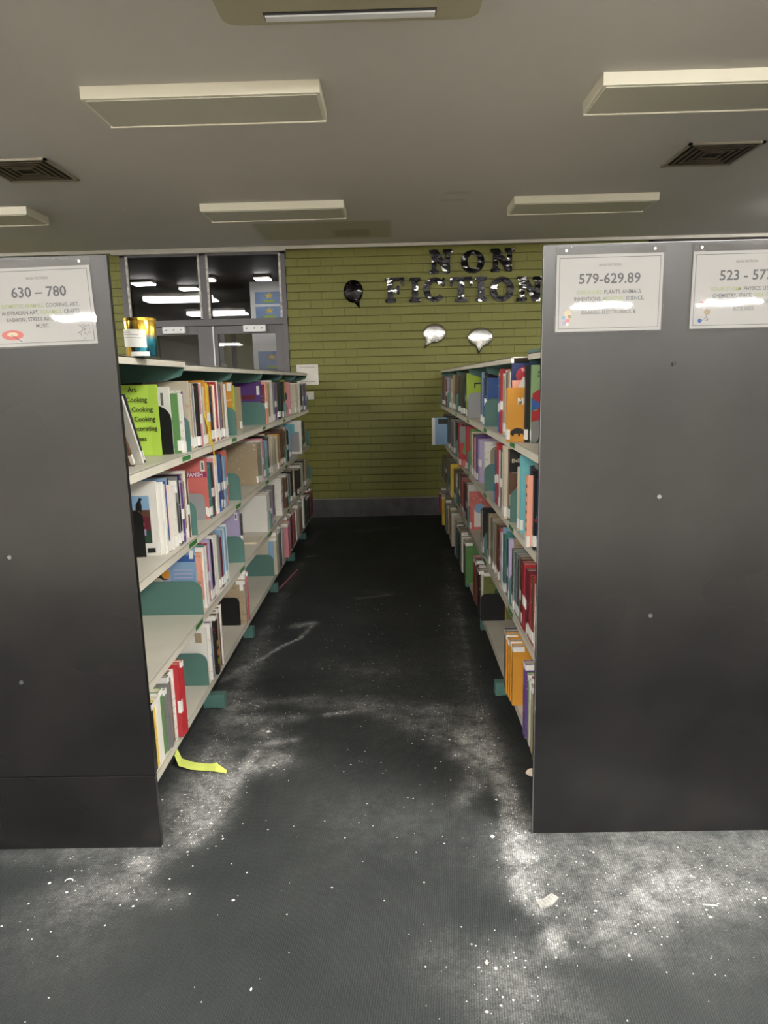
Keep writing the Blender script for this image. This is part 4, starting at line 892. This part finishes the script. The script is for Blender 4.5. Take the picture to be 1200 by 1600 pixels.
for idx, bk in enumerate(books):
    s = bk['s']; x = FACE[s]+s*bk['inset']; z = (bk['z'] or LEV[s][bk['lv']])+.0008
    if idx >= N_IND: stuff.append(bk); continue
    col = lin(PALC[bk['code']][1]); v = random.uniform(.85, 1.1); col = [min(1, q*v) for q in col]
    e = empty('book', (x, bk['y'], z), bk['label'], bk['cat'], 'books on the %s %s' % (SIDE[s], SHN[bk['lv']]))
    if bk['lean']:
        e.rotation_euler = (-bk['lean'], 0, 0)
        if bk['lean'] > 0: e.location.z += bk['t']*math.sin(bk['lean'])
    cov, pg, tg = book_geom(bk)
    o = cov.build('cover', 'cover_plain' if bk['plain'] else 'cover', e); o.color = (*col, 1)
    pg.build('page_block', 'page', e)
    if bk['tagz'] != 0 and not (bk['t'] > bk['h']) : tg.build('spine_label', 'tag', e)
    if bk['tagz'] == 0:
        for k in range(6): box('spine_spot', -.0006, 0, .006, bk['t']-.006, .06+k*.033, .073+k*.033, 'K', e)
        tg.build('spine_label', 'tag', e)
    if bk['label'].startswith('black cookbook'):
        for k in range(3): MB().prism([(.017+.013*math.cos(t_*.628), .06+k*.045+.016*math.sin(t_*.628)) for t_ in range(10)], lambda u, v_, d: (d, u, v_), .0, .0007).build('fruit_picture', 'O' if k else 'L', e)
    if bk['label'].startswith('thick white book with black'):
        for k in range(4):
            for q in range(3): box('spine_sketch', .0, .0006, .01+q*.018, .02+q*.018, .03+k*.065+q*.008, .05+k*.065+q*.012, 'H', e)
    if bk['decor']:
        dy = -.0005; n_ = 0
        for it in bk['decor']:
            n_ += 1; dd = -.0004-.00018*n_
            if it[0] == 'r': MB().box(min(s*it[1], s*it[2]), max(s*it[1], s*it[2]), dd, 0, it[3], it[4]).build('cover_print', it[5], e)
            elif it[0] == 'poly': MB().prism([(s*u, v_) for u, v_ in it[1]], XZ, dd, 0).build('cover_print', it[2], e)
            elif it[0] == 'disc': MB().prism([(s*it[1]+it[2]*math.cos(t_*.393), it[3]+it[2]*math.sin(t_*.393)) for t_ in range(16)], XZ, dd, 0).build('cover_print', it[5], e)
            elif it[0] == 'ring':
                mb = MB(); q = [[(s*it[1]+r_*math.cos(t_*.393), dd, it[3]+r_*math.sin(t_*.393)) for t_ in range(16)] for r_ in (it[2], it[2]*.7)]
                mb.add(q[0]+q[1], [(a, (a+1) % 16, 16+(a+1) % 16, 16+a) for a in range(16)]).build('cover_print', it[5], e)
            elif it[0] == 't': text(it[5], 'cover_title', it[4], (s*it[1], dd-.0002, it[3]), it[6] if len(it[6]) > 1 else it[6], e, ext=.0002, bold=it[4]*.02, sx=.8)
            elif it[0] == 'fork':
                fx = s*it[1]; fz = it[3]; mb = MB()
                for k in range(4): mb.box(fx-.012+k*.008-.0016, fx-.012+k*.008+.0016, dd, 0, fz-.02, fz+.03)
                mb.prism([(fx-.014, fz+.03), (fx+.014, fz+.03), (fx+.010, fz+.048), (fx+.003, fz+.055), (fx+.003, fz+.075), (fx-.003, fz+.075), (fx-.003, fz+.055), (fx-.010, fz+.048)], XZ, dd, 0); mb.build('fork_drawing', 'H', e)
            elif it[0] == 'horse':
                fx = s*it[1]; fz = it[3]; mb = MB()
                mb.prism([(fx-.014, fz), (fx-.008, fz-.012), (fx+.0, fz), (fx+.008, fz-.014), (fx+.011, fz+.012), (fx+.008, fz+.034), (fx+.015, fz+.042), (fx+.004, fz+.048), (fx-.004, fz+.034), (fx-.012, fz+.022)], XZ, dd, 0); mb.build('horse_picture', it[5], e)
            elif it[0] == 'animal':
                fx = s*it[1]; fz = it[3]; mb = MB()
                mb.prism([(fx+.032*math.cos(math.radians(a)), fz+.024*math.sin(math.radians(a))) for a in range(0, 181, 15)]+[(fx-.02, fz-.012), (fx-.014, fz), (fx, fz), (fx+.004, fz-.016), (fx+.012, fz), (fx+.02, fz), (fx+.026, fz-.014)], XZ, dd, 0); mb.build('animal_picture', it[5], e)
if stuff:
    mb = MB(); cols = []; mi = []
    for bk in stuff:
        s = bk['s']; x = FACE[s]+s*bk['inset']; z = (bk['z'] or LEV[s][bk['lv']])+.0008
        for k, g in enumerate(book_geom(bk)):
            mb.add([(a+x, b_+bk['y'], c+z) for a, b_, c in g.v], g.f)
            cc = (lin(PALC[bk['code']][1]), lin((205, 196, 172)), lin((228, 226, 220)))[k]
            cols += [(*cc, 1)]*len(g.v)
    o = mb.build('books', 'cover_stuff'); ca = o.data.color_attributes.new('tint', 'FLOAT_COLOR', 'POINT')
    for i, c in enumerate(cols): ca.data[i].color = c
    tag(o, 'the farthest small books filling the shelves near the wall', 'books', None, 'stuff')

# ------------------------------------------------------------------ bookends and loose things on the shelves
def bookend(s, lv, y, front, w_, h, m_, label, r=.03, col='bookends'):
    z = LEV[s][lv]; x = front
    e = empty('bookend', (x, y, z), label, 'bookend', col)
    a, c = sorted((0, s*w_))
    MB().prism(rrect(a, c, 0.001, h, r, (0, 0, 1, 1)), XZ, -.0015, 0).build('upright_plate', m_, e, 0)
    MB().prism(rrect(a+.01, c-.01, 0, .1, .01), lambda u, v, d: (u, v, d), .0001, .0007).build('base_plate', m_, e, 0)
bookend(-1, 'A', 2.85, -.906, .13, .2, 'black_plastic', 'black rounded bookend beside the fork cookbook, top left shelf', .06)
bookend(-1, 'B', 2.57, -.955, .13, .18, 'black_plastic', 'black bookend before the horse magazine, second left shelf')
bookend(-1, 'B', 3.29, -.915, .13, .13, 'grey_metal', 'grey metal bookend before the red SPANISH book', .03)
bookend(-1, 'B', 4.70, -.945, .16, .22, 'tan_metal', 'tan metal bookend on the second left shelf, third bay')
bookend(-1, 'D', 3.73, -.884, .125, .165, 'black_plastic', 'black bookend on the bottom left shelf, second bay')
bookend(1, 'A', 2.60, .615, .14, .2, 'black_plastic', 'black bookend behind the panel edge, top right shelf')
bookend(1, 'B', 3.90, .55, .15, .25, 'tan_metal', 'tan metal bookend on the second right shelf')
bookend(1, 'D', 3.862, .495, .14, .165, 'black_plastic', 'black bookend on the bottom right shelf')
bookend(1, 'A', 4.76, .52, .14, .17, 'grey_metal', 'grey bookend before the bright lime book, top right')
# lime card
Yc = 2.80; zb = LEV[-1]['A']+.001
pr = at(258, 712, Y=Yc); pf = at(243, 710, Y=Yc)
xr, xf_, xl = -.937, -.975, -1.135
lc = empty('shelf_card', (xf_, Yc, zb), 'lime green folded card listing Art and Cooking on top left shelf', 'card')
H_ = .285
MB().prism([(xl-xf_, 0), (0, 0), (0, H_), (xl-xf_, H_)], XZ, .0, .0009).build('text_panel', 'lime_card', lc)
MB().add([(0, 0, 0), (xr-xf_, -.004, 0), (xr-xf_, -.004, H_), (0, 0, H_), (0, .0009, 0), (xr-xf_, -.003, 0), (xr-xf_, -.003, H_), (0, .0009, H_)], [(0, 1, 2, 3), (7, 6, 5, 4), (0, 4, 5, 1), (3, 2, 6, 7), (1, 5, 6, 2), (0, 3, 7, 4)]).build('folded_flap', 'lime_card', lc)
for k, (wd, px, py) in enumerate((('Art', 206, 609), ('Cooking', 213, 625), ('Cooking', 222, 640), ('Cooking', 226, 655), ('Decorating', 224, 670), ('Games', 216, 686))):
    p_ = at(px, py, Y=Yc-.005)
    text(wd, 'card_text', .027, (p_.x-xf_, -.0048, p_.z-zb), 'black_print', lc, ext=.0001, bold=.0004, sx=.92)
# gold and blue tin on the canopy
tp = at(225, 555, Y=2.42); tz = 1.5955
tin = empty('gift_tin', (tp.x-.005, 2.42, tz), 'gold and blue foil tin with white label on top of left shelving', 'tin')
tube([(0, 0, 0), (0, 0, .004), (0, 0, .118), (0, 0, .122)], [.050, .052, .052, .050], 28).build('tin_body', 'tin', tin, 0, True)
tube([(0, 0, .118), (0, 0, .1265)], [.0535, .0535], 28).build('rim', 'tin', tin)
Rz = Matrix.Rotation(.04, 4, 'Y')
def curved(x0, x1, z0, z1, r, mt, name, par, rot=0):
    mb = MB(); n = 8; vs = []
    for i in range(n+1):
        x = x0+(x1-x0)*i/n; y = -math.sqrt(max(0, r*r-x*x))
        vs += [(x, y, z0+rot*x), (x, y, z1+rot*x)]
    return mb.add(vs, [(2*i, 2*i+2, 2*i+3, 2*i+1) for i in range(n)]).build(name, mt, par)
lb = curved(-.0515, .033, .03, .088, .0542, 'tag', 'white_label', tin, -.06)
text('NAME', 'label_text', .0075, (-.028, -.053, .079), 'grey_print', lb, ext=.0001); curved(-.045, .01, .070, .0715, .0546, 'grey_print', 'label_line', lb, -.06); curved(-.045, .02, .060, .0612, .0546, 'grey_print', 'label_line', lb, -.06)
curved(-.02, .038, .001, .015, .0540, 'tag', 'price_sticker', tin)
# yellow ribbon hanging over the lip
yr = 3.27
pts = [(XL-.03, yr, 1.47), (XL-.028, yr, 1.38), (XL-.006, yr+.005, 1.28), (XL+.004, yr+.01, 1.215), (XL+.008, yr+.01, 1.16), (XL+.004, yr+.02, 1.11)]
mb = MB(); vs = []
for i, p_ in enumerate(pts):
    hw = (.004, .012, .010, .006, .006, .003)[i]; vs += [(p_[0], p_[1]-hw, p_[2]), (p_[0], p_[1]+hw, p_[2]), (p_[0]+.002, p_[1]+hw, p_[2]), (p_[0]+.002, p_[1]-hw, p_[2])]
mb.add(vs, [(4*i+k, 4*i+(k+1) % 4, 4*i+4+(k+1) % 4, 4*i+4+k) for i in range(len(pts)-1) for k in range(4)]+[(3, 2, 1, 0), tuple(4*(len(pts)-1)+k for k in range(4))])
tag(mb.build('ribbon', 'Y'), 'yellow paper ribbon hanging over the top left shelf lip', 'ribbon')

# ------------------------------------------------------------------ things on the back wall
def outline_letter(ch):
    return {'N': [(0, 0), (.40, 0), (.40, .15), (.31, .15), (.31, .58), (.66, 0), (.90, 0), (.90, .85), (1, .85), (1, 1), (.6, 1), (.6, .85), (.7, .85), (.7, .44), (.36, 1), (0, 1), (0, .85), (.1, .85), (.1, .15), (0, .15)],
     'F': [(0, 0), (.52, 0), (.52, .15), (.4, .15), (.4, .42), (.58, .42), (.58, .32), (.7, .32), (.7, .68), (.58, .68), (.58, .57), (.4, .57), (.4, .85), (.8, .85), (.8, .66), (.95, .66), (.95, 1), (0, 1), (0, .85), (.12, .85), (.12, .15), (0, .15)],
     'I': [(0, 0), (.9, 0), (.9, .15), (.7, .15), (.7, .85), (.9, .85), (.9, 1), (0, 1), (0, .85), (.2, .85), (.2, .15), (0, .15)],
     'T': [(.22, 0), (.78, 0), (.78, .15), (.64, .15), (.64, .84), (.84, .84), (.88, .62), (1, .62), (1, 1), (0, 1), (0, .62), (.12, .62), (.16, .84), (.36, .84), (.36, .15), (.22, .15)]}.get(ch)
def foil_letter(ch, pl, pr, pt, pb, label):
    a = at(pl, (pt+pb)/2, Y=YW-.02); c = at(pr, (pt+pb)/2, Y=YW-.02); t_ = at((pl+pr)/2, pt, Y=YW-.02); b_ = at((pl+pr)/2, pb, Y=YW-.02)
    w_, h = c.x-a.x, t_.z-b_.z; mb = MB(); fn = lambda u, v, d: (u*w_, d, v*h)
    if ch in 'OC':
        n = 28; k0, k1 = (0, n) if ch == 'O' else (3, n-3)
        q = []
        for k in range(k0, k1+1):
            an = 2*math.pi*k/n; q.append((.5+.5*math.cos(an), .5+.5*math.sin(an), .5+.22*math.cos(an), .5+.30*math.sin(an)))
        vs = []
        for (ox, oz, ix, iz) in q: vs += [fn(ox, oz, -.02), fn(ix, iz, -.02), fn(ix, iz, .008), fn(ox, oz, .008)]
        L = len(q)
        mb.add(vs, [(4*i+k, 4*i+(k+1) % 4, 4*(i+1)+(k+1) % 4, 4*(i+1)+k) for i in range(L-1) for k in range(4)]+([(0, 1, 2, 3), tuple(4*(L-1)+k for k in (3, 2, 1, 0))] if ch == 'C' else []))
        if ch == 'C': mb.prism([(.82, .62), (.96, .62), (.96, .98), (.88, .98), (.82, .85)], fn, -.0195, .008)
    else: mb.prism(outline_letter(ch), fn, -.02, .008)
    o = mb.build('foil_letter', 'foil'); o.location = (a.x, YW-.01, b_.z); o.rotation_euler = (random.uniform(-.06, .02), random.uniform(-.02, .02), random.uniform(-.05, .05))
    bm = bmesh.new(); bm.from_mesh(o.data); bmesh.ops.triangulate(bm, faces=[f for f in bm.faces if len(f.verts) > 4])
    bmesh.ops.bevel(bm, geom=[e_ for e_ in bm.edges if e_.calc_face_angle(0) > .8], offset=.006, segments=2, affect='EDGES'); bm.to_mesh(o.data); bm.free()
    tag(o, label, 'letter', 'foil letters on the brick wall')
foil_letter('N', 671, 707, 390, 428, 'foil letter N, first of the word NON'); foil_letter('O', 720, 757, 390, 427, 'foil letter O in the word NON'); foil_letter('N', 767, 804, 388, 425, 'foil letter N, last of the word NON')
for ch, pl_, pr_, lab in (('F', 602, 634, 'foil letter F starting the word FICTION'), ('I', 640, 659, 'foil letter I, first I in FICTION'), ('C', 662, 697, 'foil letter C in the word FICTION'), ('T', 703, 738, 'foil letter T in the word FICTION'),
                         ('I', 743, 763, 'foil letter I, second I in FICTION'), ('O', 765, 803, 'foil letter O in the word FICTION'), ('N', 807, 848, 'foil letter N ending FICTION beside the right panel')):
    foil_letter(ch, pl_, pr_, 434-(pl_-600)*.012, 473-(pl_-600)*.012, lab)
def bubble(px, py, rx, rz, tail, m_, label):
    c = at(px, py, Y=YW-.02); k = 7.4/1080; rx *= k; rz *= k
    tx, tz = tail[0]*k, -tail[1]*k; ang = math.atan2(tz/rz, tx/rx); pts = []
    for i in range(25):
        a = ang+.28+(2*math.pi-.56)*i/24; pts.append((rx*math.cos(a), rz*math.sin(a)))
    pts.append((tx, tz))
    mb = MB(); n = len(pts)
    vs = [(0, -.02, 0)]+[(u*.8, -.017, v*.8) for u, v in pts]+[(u, -.006, v) for u, v in pts]+[(u, .004, v) for u, v in pts]
    fs = [(0, 1+i, 1+(i+1) % n) for i in range(n)]+[(1+i, 1+n+i, 1+n+(i+1) % n, 1+(i+1) % n) for i in range(n)]+[(1+n+i, 1+2*n+i, 1+2*n+(i+1) % n, 1+n+(i+1) % n) for i in range(n)]+[tuple(range(1+2*n, 1+3*n))]
    o = mb.add(vs, fs).build('foil_speech_bubble', m_, None, 0, True); o.location = (c.x, YW-.006, c.z); tag(o, label, 'wall decoration', 'foil speech bubbles')
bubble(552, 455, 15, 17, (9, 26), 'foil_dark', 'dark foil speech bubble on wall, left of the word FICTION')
bubble(679, 521, 18, 15, (-17, 23), 'foil_bright', 'silver foil speech bubble below FICTION, left of the pair')
bubble(751, 527, 20, 15, (-3, 26), 'foil_bright', 'silver foil speech bubble below FICTION, right of the pair')
def wallthing(name, x0, y0, x1, y1, label, cat, m_, t=.002):
    a = at(x0, y0, Y=YW-.003); c = at(x1, y1, Y=YW-.003)
    return a, c
a, c = wallthing('x', 463, 570, 498, 601, '', '', '')
e = empty('paper_notice', (a.x, YW-.002, c.z), 'white paper notice on brick wall above the left shelving end', 'notice'); W_, Hh = c.x-a.x, a.z-c.z
box('sheet', 0, W_, -.0015, 0, 0, Hh, 'white_paint', e); box('print_line', .03, W_-.03, -.002, -.0015, Hh-.03, Hh-.026, 'grey_print', e); box('print_line', .03, W_-.03, -.002, -.0015, .03, .034, 'grey_print', e)
a, c = wallthing('x', 478, 612, 491, 624, '', '', '')
e = empty('wall_switch', (a.x, YW-.002, c.z), 'small white switch plate on brick wall below the notice', 'switch'); W_, Hh = c.x-a.x, a.z-c.z
box('plate', 0, W_, -.008, 0, 0, Hh, 'white_paint', e, .002); box('rocker', W_*.4, W_*.6, -.012, -.008, Hh*.3, Hh*.7, 'white_board', e, .001)

# ------------------------------------------------------------------ things on the floor
def rock(cx, cy, r, seed, hscale=.6):
    rnd = random.Random(seed); base = [(1, 0, 0), (0, 1, 0), (-1, 0, 0), (0, -1, 0), (0, 0, 1), (0, 0, -1)]
    vs = [(cx+v[0]*r*rnd.uniform(.6, 1.3), cy+v[1]*r*rnd.uniform(.6, 1.3), max(0, r*hscale*.5+v[2]*r*hscale*rnd.uniform(.4, 1))) for v in base]
    return vs, [(0, 1, 4), (1, 2, 4), (2, 3, 4), (3, 0, 4), (1, 0, 5), (2, 1, 5), (3, 2, 5), (0, 3, 5)]
rnd = random.Random(11); cr = MB(); n = 0
while n < 1700:
    x, y = rnd.uniform(-1.6, 1.9), rnd.uniform(1.3, 6.5)
    if rnd.random() < .012+dust_at(x, y)**1.1 and not (y > 2.0 and (x < -.80 or x > .46)):
        r_ = rnd.choice((.0013, .0016, .002, .0026, .0034)) if rnd.random() < .96 else rnd.uniform(.004, .006)
        cr.add(*rock(x, y, r_, n)); n += 1
tag(cr.build('crumbs', 'chalk'), 'small white plaster crumbs scattered over the dark carpet', 'debris', None, 'stuff')
for k, (px, py, r_, lab) in enumerate(((77, 1381, .0085, 'white pebble on carpet at left, largest of its cluster'), (105, 1395, .006, 'small white pebble below the left end panel'), (208, 1417, .005, 'small white pebble right of the left cluster'), (293, 1332, .005, 'white pebble beside the left panel corner'),
    (348, 1312-1, .005, 'white crumb by the powder streak at left'), (254, 1250, .006, 'white pebble close to the left panel edge'), (769, 1308, .009, 'white double crumb in front of right panel edge'), (776, 1250, .006, 'oval white crumb beside powder trail near right panel'), (760, 1505, .008, 'cream oval pebble at the bottom of the photo'), (775, 1514, .006, 'white pebble beside the cream oval one'),
    (761, 1582, .006, 'white pebble at the very bottom edge'), (1110, 1434, .008, 'white crumb pile at right in the powder'), (419, 1144, .012, 'large white plaster crumb on the left powder patch'), (834, 1383, .006, 'white crumb above the grey shard'))):
    p_ = at(px, py, Z=0); vs, fs = rock(0, 0, r_, 50+k)
    o = MB().add(vs, fs).build('pebble', 'chalk' if k != 8 else 'debris_tan', None, r_*.15); o.location = (p_.x, p_.y, 0); tag(o, lab, 'pebble', 'white pebbles on the carpet')
# lime fluorescent tape trailing from the shelf
a = [at(275, 1178, Z=.03), at(282, 1193, Z=.012), at(300, 1198, Z=.008), at(320, 1200, Z=.006), at(338, 1202, Z=.01), at(354, 1207, Z=.004)]
mb = MB(); vs = []
wds = (.02, .022, .021, .02, .022, .006)
for i, p_ in enumerate(a):
    hw = wds[i]; zz = (.035, .014, .008, .006, .014, .003)[i]
    vs += [(p_.x, p_.y-hw, zz), (p_.x, p_.y+hw, zz+.006), (p_.x, p_.y+hw, zz+.0075), (p_.x, p_.y-hw, zz+.0015)]
mb.add(vs, [(4*i+k, 4*i+(k+1) % 4, 4*i+4+(k+1) % 4, 4*i+4+k) for i in range(len(a)-1) for k in range(4)]+[(3, 2, 1, 0), tuple(4*(len(a)-1)+k for k in range(4))])
mb.add([(a[3].x, a[3].y+.01, .009), (a[4].x, a[4].y+.018, .03), (a[4].x+.02, a[4].y-.004, .012), (a[4].x, a[4].y-.004, .010)], [(0, 1, 2), (0, 2, 3), (0, 3, 1), (1, 3, 2)])
tag(mb.build('plastic_tape', 'fluoro'), 'crumpled lime yellow tape lying on carpet by the left shelving', 'tape')
# grey corrugated shard
p_ = at(855, 1409, Z=0); e = empty('plaster_shard', (p_.x, p_.y, 0), 'grey ribbed shard on the powdery carpet before the right panel', 'shard'); e.rotation_euler = (0, 0, .5)
MB().prism([(-.035, -.012), (.0, -.02), (.036, -.008), (.03, .016), (-.004, .010), (-.028, .018)], lambda u, v, d: (u, v, d), .001, .006).build('plate', 'debris_grey', e)
for k in range(5): MB().box(-.026+k*.012, -.022+k*.012, -.012, .009, .006, .008).build('rib', 'debris_grey', e)
p_ = at(824, 1213, Z=0)
vs, fs = rock(0, 0, .045, 78, .6); o = MB().add(vs, fs).build('plaster_chunk', 'debris_tan', None, .011); o.location = (p_.x+.012, p_.y, 0); tag(o, 'beige plaster chunk peeking out beside the right end panel', 'plaster chunk')
p_, q = at(437, 919, Z=.006), at(465, 890, Z=.006)
tag(tube([(p_.x, p_.y, .006), (q.x, q.y, .006)], .006, 8).build('pink_pencil', 'pink_stick'), 'thin pink stick lying on carpet by the left shelving', 'stick')
p_ = at(1110, 1415, Z=0); tag(tube([(p_.x-.02, p_.y+.003, .002), (p_.x+.02, p_.y-.003, .002)], .0018, 6).build('match', 'chalk'), 'thin white splinter in the powder at right', 'splinter')
p_ = at(113, 1377, Z=0); tag(tube([(p_.x-.01+.012*math.cos(t*.5), p_.y+.009*math.sin(t*.5), .002) for t in range(8)], .0015, 5).build('string_curl', 'chalk'), 'tiny curled white thread among the pebbles at left', 'thread')
